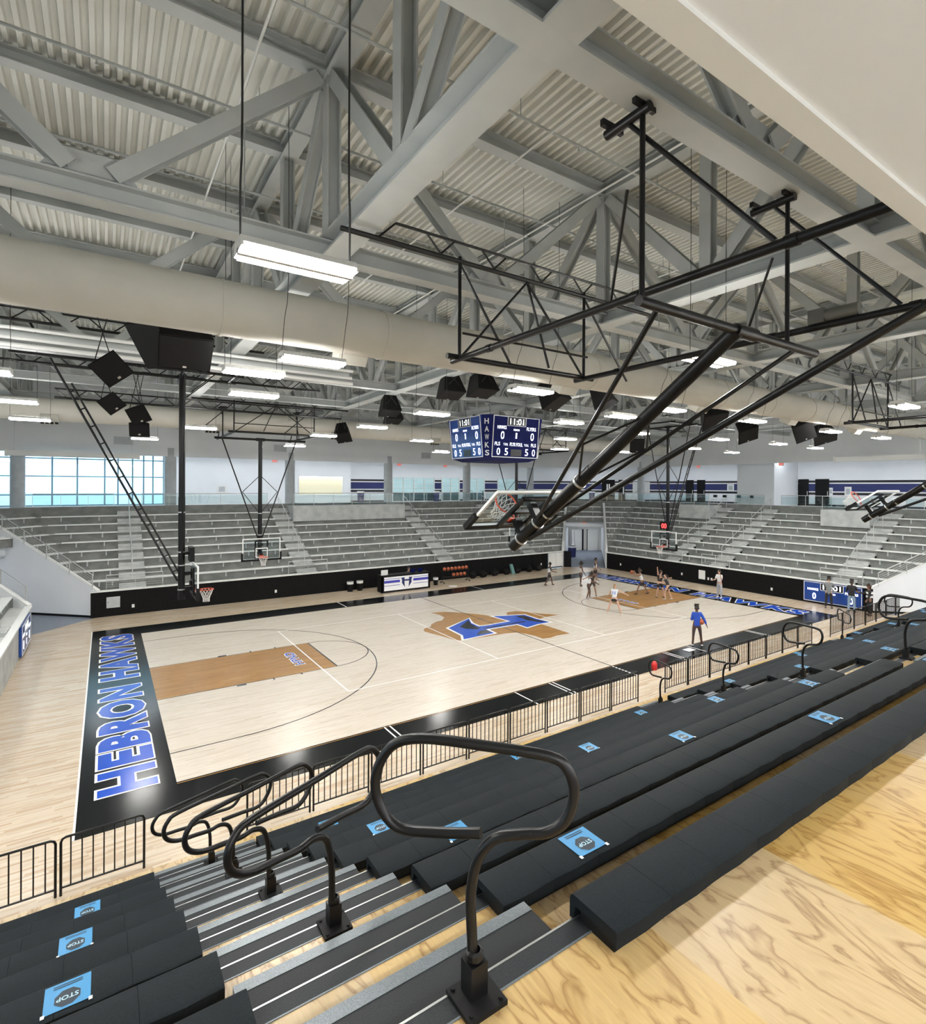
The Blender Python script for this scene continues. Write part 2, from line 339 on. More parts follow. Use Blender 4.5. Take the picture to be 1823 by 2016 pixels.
# ---- lines
m = MB(); z = 0.006; lw = 0.05
def ln(mb, x0, y0, x1, y1, wd=lw, z=0.006):
    a = Vector((x0, y0, z)); b = Vector((x1, y1, z)); d = (b - a).normalized(); n = Vector((-d.y, d.x, 0)) * wd / 2
    mb.poly([a + n, a - n, b - n, b + n])
def arc(mb, cx, cy, r, a0, a1, wd=lw, z=0.006, n=48):
    for i in range(n):
        t0 = a0 + (a1 - a0) * i / n; t1 = a0 + (a1 - a0) * (i + 1) / n
        mb.poly([(cx + q * math.cos(t), cy + q * math.sin(t), z) for q, t in ((r - wd/2, t0), (r + wd/2, t0), (r + wd/2, t1), (r - wd/2, t1))])
H2 = math.pi / 2
for s, bx in ((1, 0.0), (-1, CL)):
    hx = bx + s * 1.6; r = 6.02
    ln(m, bx, CY - r, hx, CY - r, .04); ln(m, bx, CY + r, hx, CY + r, .04)
    arc(m, hx, CY, r, -H2 if s > 0 else H2, H2 if s > 0 else 3 * H2, .045)
    fx = bx + s * 5.79
    ln(m, fx, CY - 1.83, fx, CY + 1.83, .06)
    arc(m, fx, CY, 1.83, -H2 if s > 0 else H2, H2 if s > 0 else 3 * H2, .04)
    for sy in (-1.83, 1.83):
        ln(m, bx, CY + sy, fx, CY + sy, .035)
        o = 0.16 * (1 if sy > 0 else -1)
        ln(m, bx + s * 2.3, CY + sy + o * .55, bx + s * 2.6, CY + sy + o * .55, .14)
        for k in (3.5, 4.45): ln(m, bx + s * k, CY + sy, bx + s * k, CY + sy + o, .06)
ln(m, CX, 0, CX, CWD, .05)
paint('court_line', m, 'linepaint', 'thin dark court lines')
m = MB()
for dx in (-9.1, -3.02, 3.02, 9.1): ln(m, CX + dx, CY - 4.5, CX + dx, CY + 4.5, .05, .0065)
for sy in (-4.5, 4.5): ln(m, CX - 9.1, CY + sy, CX + 9.1, CY + sy, .05, .0065)
for x in (5.07, 5.23, 11.17, 11.33, CL - 5.07, CL - 5.23, CL - 11.17, CL - 11.33): ln(m, x, -1.25, x, -.04, .045)
for x in (9.69, CL - 9.69): ln(m, x, -1.25, x, -.04, .045); ln(m, x, CWD + .04, x, 16.8, .045)
for i in range(8): ln(m, CX, -1.25 + i * .155, CX, -1.25 + i * .155 + .1, .06)
ln(m, -1.83, -1.25, -1.83, 16.8, .04)
paint('volleyball_line', m, 'whiteline', 'white court markings')
m = MB(); ln(m, 0, -.075, CL, -.075, .025); paint('pinstripe', m, 'stain')
# ---- lettering and emblem in the floor
def floor_text(s, o, xd, yd, h, wdt):
    mw = MB(); text(mw, s, (*o, 0.0075), xd, yd, h, wdt, bold=0.085, space=1.16); paint('floor_lettering_outline', mw, 'whiteline', 'white outline of the big floor letters')
    mbl = MB(); text(mbl, s, (o[0] + Vector(yd).x * .035, o[1] + Vector(yd).y * .035, 0.0095), xd, yd, h - .09, wdt - .1, bold=0.05, space=1.16); paint('floor_lettering', mbl, 'bluepaint', 'big royal blue floor letters')
floor_text('HEBRON HAWKS', (-0.29, 7.85), (0, 1, 0), (-1, 0, 0), 1.26, 15.4)
floor_text('HEBRON HAWKS', (CL + 0.25, 7.6), (0, -1, 0), (1, 0, 0), 1.3, 15.2)
for o, xd, yd in (((4.9, 7.62), (0, 1, 0), (-1, 0, 0)), ((CL - 4.9, 7.62), (0, -1, 0), (1, 0, 0))):
    mw = MB(); text(mw, 'HPND', (*o, .0075), xd, yd, .40, 1.8, bold=.06, space=1.1); paint('lane_lettering_outline', mw, 'whiteline')
    mb_ = MB(); text(mb_, 'HPND', (o[0] + Vector(yd).x * .03, o[1], .0095), xd, yd, .33, 1.72, bold=.015, space=1.1); paint('lane_lettering', mb_, 'bluepaint')
HL = [(12.05, 8.19), (13.9, 9.24), (13.48, 8.37), (13.44, 7.64), (13.98, 7.56), (15.31, 7.59), (15.18, 8.93), (16.76, 8.29), (16.73, 7.23), (16.84, 6.34), (16.09, 6.37), (15.26, 6.18), (15.25, 6.94), (13.41, 6.99), (13.35, 6.23), (11.63, 6.15), (11.94, 6.72)]
hc = Vector((14.3, 7.4))
def grow(P, d):
    out = []
    n = len(P)
    for i in range(n):
        a, b, c = (Vector(P[(i + k) % n]) for k in (-1, 0, 1))
        e1 = (b - a).normalized(); e2 = (c - b).normalized(); n1 = Vector((-e1.y, e1.x)); n2 = Vector((-e2.y, e2.x))
        q = (n1 + n2); q = q / max(0.45, (1 + n1.dot(n2)))
        out.append(tuple(b + q * d))
    return out
m = MB(); m.poly([(x, y, .0075) for x, y in grow(HL, 0.11)]); paint('emblem_outline', m, 'whiteline')
m = MB(); m.poly([(x, y, .009) for x, y in HL]); paint('emblem', m, 'bluepaint', 'royal blue winged letter H at centre court')
m = MB()
for b in ([(12.61, 8.06), (13.7, 8.96), (13.37, 8.27), (13.3, 7.53), (13.36, 7.3), (13.04, 7.24), (12.68, 7.59)], [(13.06, 6.96), (13.38, 6.9), (13.32, 6.35), (12.48, 6.41)],
          [(16.16, 8.27), (16.61, 8.16), (16.57, 7.14), (16.75, 6.47), (16.38, 6.71), (16.11, 7.27), (16.19, 7.79)], [(13.4, 7.26), (15.9, 7.2), (15.9, 7.06), (13.4, 7.12)]):
    m.poly([(x, y, .0105) for x, y in b])
paint('emblem_black', m, 'blackpaint')  # black painted parts of the emblem
# ---- concrete bowl --------------------------------------------------
def V2(p): return Vector((p[0], p[1], 0))
S2 = math.sqrt(0.5); T8 = math.tan(math.pi / 8)
n45R, n45L = Vector((S2, S2, 0)), Vector((-S2, S2, 0))
SEG = {  # name: (A, offset of A, B, offset of B, first radius, outward)
    'far': (V2(P2), Vector((-T8, 1, 0)), V2(P3), Vector((T8, 1, 0)), 0),
    'right': (V2(P4), Vector((1, T8, 0)), Vector((XW1, -1.95, 0)), Vector((1, -T8, 0)), 0),
    'wedge_near': (Vector((XW1, -1.95, 0)), Vector((1, -T8, 0)), Vector((XW1, -1.95, 0)), Vector((S2, -S2, 0)), 0),
    'left': (Vector((XW0, -1.95, 0)), Vector((-1, 0, 0)), V2(P1), Vector((-1, T8, 0)), 0),
    'wedge_right_a': (V2(P3), Vector((T8, 1, 0)), V2(P3), n45R, 0), 'wedge_right_b': (V2(P4), n45R, V2(P4), Vector((1, T8, 0)), 0),
    'wedge_left_a': (V2(P1), Vector((-1, T8, 0)), V2(P1), n45L, 0), 'wedge_left_b': (V2(P2), n45L, V2(P2), Vector((-T8, 1, 0)), 0),
    'over_right': (V2(P3), n45R, V2(P4), n45R, 6), 'over_left': (V2(P1), n45L, V2(P2), n45L, 6)}
NROW = 8
def rr(k): return 0.65 + 0.87 * k
def zp(k): return 1.76 + 0.445 * k
def zt(k): return 1.25 if k < 0 else zp(k) - 0.06
def z3(v, z): return (v.x, v.y, z)
for nm, (A, na, B, nb, k0) in SEG.items():
    m = MB()
    rs = [0.0] + [rr(k) + 0.12 for k in range(NROW)] + [7.6]
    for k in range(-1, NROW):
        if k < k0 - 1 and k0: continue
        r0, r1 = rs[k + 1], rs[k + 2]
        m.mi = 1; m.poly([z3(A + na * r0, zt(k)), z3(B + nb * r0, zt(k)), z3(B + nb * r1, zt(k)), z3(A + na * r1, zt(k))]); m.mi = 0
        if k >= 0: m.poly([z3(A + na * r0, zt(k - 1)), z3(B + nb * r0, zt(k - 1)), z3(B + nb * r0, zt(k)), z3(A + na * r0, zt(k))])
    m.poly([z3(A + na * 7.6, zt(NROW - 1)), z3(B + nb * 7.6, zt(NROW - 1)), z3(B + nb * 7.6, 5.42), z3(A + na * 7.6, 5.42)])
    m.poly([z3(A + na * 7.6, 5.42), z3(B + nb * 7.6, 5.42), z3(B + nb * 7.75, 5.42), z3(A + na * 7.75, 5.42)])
    struct('concrete_stand', m, ['concrete', 'tread_lit'], 'stepped concrete seating tiers, ' + nm.replace('_', ' ') + ' part')
# ---- black padded front walls
def wall_seg(A, B, z0, z1, th, mt, name, out):
    A = Vector((*A, 0)); B = Vector((*B, 0)); o = Vector((*out, 0)) * th
    m = MB(); m.prism([z3(A, z0), z3(B, z0), z3(B + o, z0), z3(A + o, z0)], (0, 0, z1 - z0)); return struct(name, m, mt)
wf = wall_seg((-1.95, 20), (28.6, 20), 0, 1.28, .12, 'blackpad', 'wall_far', (0, 1)); wf['label'] = 'long black padded wall below the far concrete stand'
wr = wall_seg((XW1, 17.4), (XW1, -1.95), 0, 1.28, .12, 'blackpad', 'wall_right', (1, 0)); wr['label'] = 'black padded wall below the right hand concrete stand'
wl = wall_seg((XW0, -1.95), (XW0, 17.5), 0, 1.28, .12, 'concrete_l', 'wall_left', (-1, 0)); wl['label'] = 'pale wall below the left hand concrete stand'
m = MB()
for x in range(-1, 29): m.box(x + .02, x + .03, 19.985, 20.0, .1, 1.24)
m.build('pad_seam', 'blackmatte', wf)
m = MB(); m.box(-1.95, 30.4, 19.93, 20.2, 1.28, 1.35); m.box(XW1 - .05, XW1 + .2, -1.95, 17.5, 1.28, 1.35); m.box(XW0 - .2, XW0 + .05, -1.95, 17.55, 1.28, 1.35)
struct('trim_1', m, 'cap', 'white cap along the top of the low court walls')
# corner tunnels: parapets, headers, side walls
def parapet(base, n, side, rmax, nm, lab):
    """sloping white wall beside a tunnel; side = unit vector away from the tunnel"""
    n = Vector(n); s = Vector(side); b = V2(base)
    prof = [(0, 0), (0, 1.36)] + [(rr(k) + .3, zt(k) + .28) for k in range(NROW)] + [(7.7, 5.42), (rmax, 5.42), (rmax, 0)]
    prof = [(0, 0), (0, 1.38), (7.4, 5.2), (rmax, 5.2), (rmax, 0)]
    m = MB(); m.prism([z3(b + n * r, z) for r, z in prof], s * 0.16)
    o = struct(nm, m, 'white', lab)
    m = MB(); c = [z3(b + n * r - s * .02, z) for r, z in ((-.02, 1.36), (7.4, 5.19), (7.4, 5.24), (-.02, 1.41))]
    m.prism(c, s * 0.2); m.build('wall_cap', 'cap', o)
    m = MB(); m.prism([z3(b + n * r - s * .01, z) for r, z in ((0, .0), (0, .1), (rmax, .1), (rmax, 0))], s * .01); m.build('baseboard', 'blackmatte', o)
    return o
sR = Vector((S2, -S2, 0)); sL = Vector((S2, S2, 0))
parapet(P3, n45R, -sR, 13, 'wall_tunnel', 'white sloping wall on the left of the far corner tunnel')
parapet(P4, n45R, sR, 13, 'wall_tunnel', 'white sloping wall on the right of the far corner tunnel')
parapet(P2, n45L, sL, 13, 'wall_tunnel', 'big white sloping wall at the left end of the far stand')
parapet(P1, n45L, -sL, 13, 'wall_tunnel', 'white sloping wall at the far end of the left stand')
for A, B, n, lab in ((P3, P4, n45R, 'white header over the far corner tunnel'), (P1, P2, n45L, 'white header over the left corner tunnel')):
    m = MB(); a, b = V2(A) + n * 5.6, V2(B) + n * 5.6
    m.prism([z3(a, 2.95), z3(b, 2.95), z3(b, zt(5) + .1), z3(a, zt(5) + .1)], n * .3)
    struct('wall_header', m, 'white', lab)
    m = MB(); a2, b2 = V2(A) + n * 13, V2(B) + n * 13
    m.prism([z3(a, 2.95), z3(b, 2.95), z3(b2, 2.95), z3(a2, 2.95)], (0, 0, .1)); struct('ceiling_tunnel', m, 'white', lab.replace('header over', 'flat ceiling inside'))
    m = MB(); m.prism([z3(a2, 0), z3(b2, 0), z3(b2, 3.05), z3(a2, 3.05)], n * .2); struct('wall_tunnel_end', m, 'white_w', lab.replace('header over', 'end wall inside'))
# right stand near end wall
parapet((XW1, -1.95), (S2, -S2, 0), Vector((S2, S2, 0)), 13, 'wall_end', 'white sloping end wall of the right hand stand')
# wheelchair platforms
for (x0, x1, y0, y1) in ((9.65, 18.45, 25.85, 27.75), (38.65, 40.7, 11.75, 14.6), (38.65, 40.7, .35, 3.3)):
    m = MB(); m.box(x0, x1, y0, y1, 4.2, 5.30)
    struct('concrete_platform', m, 'concrete_l', 'blank concrete viewing platform let into the top rows at ' + ('the far stand' if y1 > 20 else 'the right stand beside the corner' if y0 > 5 else 'the near end of the right stand'))
# ---- aisle stairs in the bowl
AIS = [('far', -.75, .45), ('far', 8.4, 9.6), ('far', 18.5, 19.7), ('far', 26.4, 27.6), ('right', 10.7, 11.7), ('right', 7.0, 8.1), ('right', -.9, .3), ('left', 12.0, 13.2)]
for sgn, a0, a1 in AIS:
    m = MB()
    for k in range(-1, NROW):
        r0 = (rr(k + 1) + .12) if k < NROW - 1 else 7.6
        for j, (dr, f) in enumerate(((.56, 1 / 3.), (.28, 2 / 3.))):
            z0 = zt(k); zz = z0 + .445 * f; ra, rb = r0 - dr, r0
            if sgn == 'far': m.box(a0, a1, 20 + ra, 20 + rb, z0, zz)
            elif sgn == 'right': m.box(XW1 + ra, XW1 + rb, a0, a1, z0, zz)
            else: m.box(XW0 - rb, XW0 - ra, a0, a1, z0, zz)
    struct('concrete_stairs', m, 'concrete_l', 'concrete aisle steps in the %s stand' % sgn)
# ---- concourse ring
def ring(name, r0, r1, z0, z1, mt, lab, parts=None):
    pts = []
    out = None
    chain = [(Vector((XW0, -20, 0)), Vector((-1, 0, 0))), (V2(P1), Vector((-1, T8, 0))), (V2(P2), Vector((-T8, 1, 0))), (V2(P3), Vector((T8, 1, 0))), (V2(P4), Vector((1, T8, 0))), (Vector((XW1, -20, 0)), Vector((1, 0, 0)))]
    m = MB()
    for (A, na), (B, nb) in zip(chain[:-1], chain[1:]):
        m.prism([z3(A + na * r0, z0), z3(B + nb * r0, z0), z3(B + nb * r1, z0), z3(A + na * r1, z0)], (0, 0, z1 - z0))
    return struct(name, m, mt, lab)
ring('floor_concourse', 7.62, 14.9, 5.1, 5.27, 'concrete_l', 'concourse floor round the top of the stands')
ring('ceiling_concourse', 8.95, 14.9, 9.3, 9.45, 'white', 'white ceiling over the concourse')
ring('wall_upper', 8.9, 9.05, 8.72, 14.45, 'white', 'tall white upper wall above the concourse')
m = MB(); m.box(-20, 50, -20, -14.9, 5.05, 5.27); struct('floor_near_concourse', m, 'white_w', 'near concourse floor under the viewer')  # unseen floor, coloured white to bounce light onto the soffit
m = MB(); m.box(-20, 50, -20, -12.9, 8.75, 8.95); struct('ceiling_near', m, 'white', 'smooth off-white soffit above the viewer')
m = MB(); m.box(-20, 50, -12.93, -12.78, 8.72, 8.95); struct('trim_2', m, 'cap', 'pale edge strip of the near soffit')
m = MB(); m.box(-20, 50, -12.95, -12.85, 8.95, 14.45); struct('wall_near_upper', m, 'white', 'upper wall above the near soffit')
m = MB(); m.box(-20, 50, -14.95, -14.9, 0, 5.27); struct('wall_near_lower', m, 'white_w', 'wall behind the top bleacher row')
m = MB(); m.box(-20, 50, -20.2, -20, 0, 9); struct('wall_back', m, 'white', 'back wall of the near concourse')
for A, B, n in ((P3, P4, n45R), (P1, P2, n45L)):
    m = MB()
    for r_ in (7.5, 10.5): c = (V2(A) + V2(B)) / 2 + n * r_; m.box(c.x - .45, c.x + .45, c.y - .15, c.y + .15, 2.93, 2.945)
    m.build('unseen_tunnel_lamp', 'clens')['kind'] = 'structure'  # unseen ceiling lamps added to light the tunnels
m = MB(); m.box(12.5, 12.52, -19, -12.93, 8.742, 8.749); m.box(4.2, 4.22, -19, -12.93, 8.742, 8.749); struct('trim_3', m, 'concrete', 'fine joint in the near soffit')
# outer walls of the concourse
ro = 14.6
oF = 20 + ro; oR = XW1 + ro
pF0, pF1 = V2(P2) + Vector((-T8, 1, 0)) * ro, V2(P3) + Vector((T8, 1, 0)) * ro
pR0 = V2(P4) + Vector((1, T8, 0)) * ro
def flatwall(A, B, z0, z1, mt, name, lab, th=.2):
    A = Vector((A[0], A[1], 0)); B = Vector((B[0], B[1], 0)); d = (B - A).normalized(); o = Vector((-d.y, d.x, 0)) * th
    m = MB(); m.prism([z3(A, z0), z3(B, z0), z3(B + o, z0), z3(A + o, z0)], (0, 0, z1 - z0)); return struct(name, m, mt, lab)
wcf = flatwall((2.3, oF), (pF1.x, oF), 5.2, 9.4, 'white', 'wall_concourse_far', 'white concourse wall behind the far stand')
wcc = flatwall((pF1.x, pF1.y), (pR0.x, pR0.y), 5.2, 9.4, 'white', 'wall_concourse_corner', 'white concourse wall across the far corner')
wcr = flatwall((oR, pR0.y), (oR, -20), 5.2, 9.4, 'white', 'wall_concourse_right', 'white concourse wall behind the right hand stand')
flatwall((-19, -20), (-19, 13.6), 5.2, 9.4, 'white', 'wall_concourse_left', 'white concourse wall behind the left hand stand')
def stripes(A, B, par, off=.012):
    A = Vector((A[0], A[1], 0)); B = Vector((B[0], B[1], 0)); d = (B - A).normalized(); o = Vector((d.y, -d.x, 0)) * off
    for z0, z1, mt in ((7.22, 7.40, 'blackstripe'), (7.12, 7.22, 'whiteline'), (6.50, 7.12, 'navy'), (6.40, 6.50, 'whiteline'), (6.20, 6.40, 'blackstripe')):
        m = MB(); m.prism([z3(A, z0), z3(B, z0), z3(B + o, z0), z3(A + o, z0)], (0, 0, z1 - z0)); m.build('painted_stripe', mt, par)
stripes((17.0, oF), (pF1.x, oF), wcf); stripes((pF1.x, pF1.y), (pR0.x, pR0.y), wcc); stripes((oR, pR0.y), (oR, 12.2), wcr); stripes((oR, 9.0), (oR, -12), wcr)
# lower baseboard, dark
for a, b, par in (((2.3, oF), (pF1.x, oF), wcf), ((pF1.x, pF1.y), (pR0.x, pR0.y), wcc), ((oR, pR0.y), (oR, -12), wcr)):
    A = Vector((*a, 0)); B = Vector((*b, 0)); d = (B - A).normalized(); o = Vector((d.y, -d.x, 0)) * .02
    m = MB(); m.prism([z3(A, 5.27), z3(B, 5.27), z3(B + o, 5.27), z3(A + o, 5.27)], (0, 0, .14)); m.build('baseboard', 'blackstripe', par)
# jutting white wall block with lit display case on the far concourse
m = MB(); m.box(10.6, 12.3, 34.0, 34.6, 5.27, 9.3); m.box(16.3, 17.0, 34.0, 34.6, 5.27, 9.3); m.box(12.3, 16.3, 34.0, 34.6, 5.27, 6.0); m.box(12.3, 16.3, 34.0, 34.6, 7.6, 9.3); m.box(2.3, 10.6, 34.0, 34.6, 5.27, 9.3)
struct('wall_case', m, 'white', 'plain white wall with the lit display case')
m = MB(); m.box(43.5, oR, 9.0, 12.2, 5.27, 9.3); struct('wall_pier', m, 'white', 'broad pale pier on the right concourse')
# window wall, far left
w1 = thing('window_1', 'tall bluish window wall on the far left concourse', 'window', (-3, oF, 5.27)); w1['kind'] = 'structure'
m = MB()
xs = [-12, -10.4, -8.8, -7.2, -5.9, -4.4, -3.0, -1.4, -.6, .3, 1.0, 1.6, 2.3]
for x in xs: m.box(x - .05, x + .05, oF - .06, oF + .08, 5.27, 9.3)
for z in (5.3, 6.05, 7.35, 8.6): m.box(-12, 2.3, oF - .05, oF + .07, z - .04, z + .04)
m.build('window_frame', 'mull', w1)
m = MB(); m.box(-12, 2.3, oF, oF + .02, 5.27, 9.3); m.build('glazing', 'glass_win', w1)
flatwall((-19, 13.6), (-12, oF), 5.2, 9.4, 'white', 'wall_concourse_corner_left', 'white concourse wall across the left corner')
m = MB(); m.box(-60, 60, 36, 160, -.5, 4.6); struct('ground', m, 'concrete_l', 'pale ground outside the window wall')
# glazed shopfront on the far concourse
for i, (x0, x1) in enumerate(((21.4, 26.0), (26.9, 29.0), (30.3, 32.2), (34.0, 36.4))):
    w = thing('window_%d' % (i + 2), 'glazed shopfront %s on the far concourse' % ('beside the column left of the scoreboard', 'narrow bay right of the first', 'under the scoreboard', 'right of the scoreboard')[i], 'window', (x0, oF - .1, 5.27)); w['kind'] = 'structure'
    m = MB()
    nx = max(2, round((x1 - x0) / 1.15))
    for k in range(nx + 1): xx = x0 + (x1 - x0) * k / nx; m.box(xx - .04, xx + .04, oF - .12, oF - .02, 5.27, 7.65)
    for z in (5.3, 6.15, 6.6, 7.0, 7.4, 7.62): m.box(x0, x1, oF - .11, oF - .03, z - .025, z + .025)
    m.build('window_frame', 'alu', w)
    m = MB(); m.box(x0, x1, oF - .075, oF - .065, 5.27, 7.62); m.build('glazing', 'glass_rail', w)
    m = MB(); m.box(x0, x1, oF - .02, oF - .014, 6.1, 7.62); m.build('glowing_room_sheet', mat('glowing_room_sheet', (.62, .72, .74), .5, emit=(.75, .92, .95), emit_s=.35), w)  # flat glowing sheet stands in for the lit room behind the glass
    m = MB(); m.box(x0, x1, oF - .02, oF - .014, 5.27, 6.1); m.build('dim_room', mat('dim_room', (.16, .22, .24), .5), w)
# roof shell
m = MB(); m.box(-22, 52, -13.2, 46, 14.62, 14.8); struct('roof', m, 'deck', 'roof slab above the metal deck')
m = MB(); prof = [(0, 14.30), (.075, 14.30), (.098, 14.405), (.177, 14.405), (.20, 14.30)]
x = -14.0; vs = []; xs_ = []
while x < 44.0:
    for a, b in prof[:-1]: xs_.append((x + a, b))
    x += .2
xs_.append((x, 14.30))
for X, Z in xs_: vs += [(X, -12.9, Z), (X, 29.6, Z)]
m.add(vs, [(2 * i, 2 * i + 2, 2 * i + 3, 2 * i + 1) for i in range(len(xs_) - 1)])
struct('ceiling', m, 'deck', 'ribbed pale metal roof deck')
# concourse columns
for i, (x, y, lab) in enumerate(((-5.7, 29.2, 'round grey column in front of the window wall'), (2.3, 29.2, 'round grey column at the right end of the window wall'), (10.3, 29.2, 'round grey column beside the lit display case'),
        (18.5, 29.2, 'round grey column left of the first shopfront'), (26.5, 29.2, 'round grey column between the shopfronts'), (34.3, 29.3, 'round grey column below the right of the scoreboard'), (42.0, 21.4, 'round grey column behind the right main basket'))):
    m = MB(); m.lathe([(.001, 5.27), (.36, 5.27), (.36, 9.3), (.001, 9.3)], (x, y, 0), 20)
    o = m.build('column', 'column', None, True); tag(o, lab, 'column', 'concourse columns', 'structure')
# concourse ceiling lights (unseen lamps added there to light its walls)
m = MB()
for x in [-8 + 2.9 * i for i in range(15)]: m.box(x, x + 1.2, 31.2, 31.6, 9.28, 9.296); 
for y in [20 - 2.9 * i for i in range(9)]: m.box(44.2, 44.6, y, y + 1.2, 9.28, 9.296)
for y in [12 - 2.9 * i for i in range(6)]: m.box(-16.2, -15.8, y, y + 1.2, 9.28, 9.296)
for t in (.2, .5, .8):
    c = V2(P3) * (1 - t) + V2(P4) * t + n45R * 11.3; m.box(c.x - .5, c.x + .5, c.y - .2, c.y + .2, 9.28, 9.296)
m.build('unseen_concourse_lamp', 'clens').__setitem__('kind', 'structure')
m = MB()
for x in [-7 + 4 * i for i in range(12)]: m.box(x, x + 1.2, -17.2, -16.8, 8.735, 8.748)  # lamps out of view, added to light the near soffit

for x in [24 + 4 * i for i in range(6)]: m.box(x, x + 1.2, -14.0, -13.6, 8.735, 8.748)  # extra row added out of view to brighten the right end wall
m.build('added_soffit_lamp', 'nlens').__setitem__('kind', 'structure')
# ================================================================== ROOF STEEL
TX = [1.9 + 6.87 * k for k in range(-2, 6)]
TY = {j: -4.75 + 2.9 * j for j in range(-2, 12)}
ZB, ZT = 10.93, 14.08
nearname = ['beyond the left window wall', 'left of the left basket', 'above the nearest hanging light', 'crossing above the near folded backstop', 'through the middle of the hall', 'right of the scoreboard',
            'above the right basket', 'over the right hand stand', 'at the right end of the hall']
for k, X in enumerate(TX):
    t = thing('roof_truss', 'grey steel roof truss running away from the bleachers, ' + nearname[k], 'truss', (X, 8, ZB), 'roof trusses running away from the bleachers')
    m = MB(); m.ibeam((X, -12.84, ZB), (X, 28.88, ZB), .42, .36, .035, .03); m.build('bottom_chord', 'steel', t)
    m = MB(); m.ibeam((X, -12.84, ZT), (X, 28.88, ZT), .34, .32, .03, .03); m.build('top_chord', 'steel', t)
    for j, Y in TY.items():
        m = MB(); m.ibeam((X, Y, ZB + .15), (X, Y, ZT - .15), .25, .25, .03, .03, (1, 0, 0)); m.build('vertical_strut', 'steel', t)
        if j % 2:
            for s in (-1, 1):
                if j + s in TY or s < 0:
                    Y2 = TY.get(j + s, Y + s * 2.9)
                    m = MB(); d = Vector((0, Y2 - Y, ZT - ZB)).normalized() * .32
                    m.ibeam(Vector((X, Y, ZB)) + d, Vector((X, Y2, ZT)) - d, .25, .24, .028, .03, (1, 0, 0)); m.build('diagonal_brace', 'steel', t)
            m = MB(); m.prism([(X - .02, Y - .5, ZB + .17), (X - .02, Y + .5, ZB + .17), (X - .02, Y + .28, ZB + .55), (X - .02, Y - .28, ZB + .55)], (.04, 0, 0)); m.build('gusset_plate', 'steel', t)
for j in range(-2, 12):
    Y = TY[j]; ex = max(0, Y - 21.0); XA, XB = -12.9 + ex, 41.6 - ex
    if j % 2 == 0:
        t = thing('cross_truss', 'grey steel cross truss parallel to the bleachers, %s from the viewer' % ORD[(j + 2) // 2], 'truss', (14, Y, ZB), 'cross trusses parallel to the bleachers')
        m = MB(); m.ibeam((XA, Y, ZB - .03), (XB, Y, ZB - .03), .32, .30, .03, .03); m.build('bottom_chord', 'steel', t)
        m = MB(); m.ibeam((XA, Y, ZT + .02), (XB, Y, ZT + .02), .28, .28, .028, .028); m.build('top_chord', 'steel', t)
        for a, b in zip(TX[:-1], TX[1:]):
            c = (a + b) / 2
            if a < XA - .1 or b > XB + .1: continue
            for e in (a, b):
                d = Vector((e - c, 0, ZT - ZB)).normalized() * .34
                m = MB(); m.ibeam(Vector((c, Y, ZB)) + d, Vector((e, Y, ZT)) - d, .24, .22, .028, .03, (0, 1, 0)); m.build('diagonal_brace', 'steel', t)
            m = MB(); m.prism([(c - .6, Y - .02, ZB + .12), (c + .6, Y - .02, ZB + .12), (c + .35, Y - .02, ZB + .5), (c - .35, Y - .02, ZB + .5)], (0, .04, 0)); m.build('gusset_plate', 'steel', t)
    else:
        m = MB(); m.ibeam((XA, Y, ZT + .04), (XB, Y, ZT + .04), .26, .26, .026, .026)
        o = m.build('roof_purlin', 'steel'); tag(o, 'grey steel purlin tight under the roof deck, %s from the viewer' % ORD[(j + 2) // 2], 'beam', 'roof purlins')
# thin sprinkler pipes and conduits
for i, Y in enumerate((-11.7, -9.0, -6.2, -3.3, -.4, 2.5)):
    m = MB(); m.tube((-12.8, Y, 13.72), (41.5, Y, 13.72), .028, 6)
    for x in range(-11, 42, 4): m.tube((x, Y, 13.72), (x, Y, 14.3), .01, 5); m.lathe([(.001, 0), (.03, .01), (.012, .06), (.012, .1)], (x + 1.5, Y, 13.6), 6)
    o = m.build('sprinkler_pipe', 'steel', None, True); tag(o, 'thin grey sprinkler pipe under the deck, %s from the viewer' % ORD[i], 'pipe', 'sprinkler pipes')
for i, X in enumerate((.55, 5.6, 7.9, 13.2)):
    m = MB(); m.tube((X, -12.8, 13.55), (X, 28, 13.55), .022, 6)
    o = m.build('conduit', 'cap', None, True); tag(o, 'thin pale conduit running away from the viewer, %s from the left' % ORD[i], 'conduit', 'roof conduits')
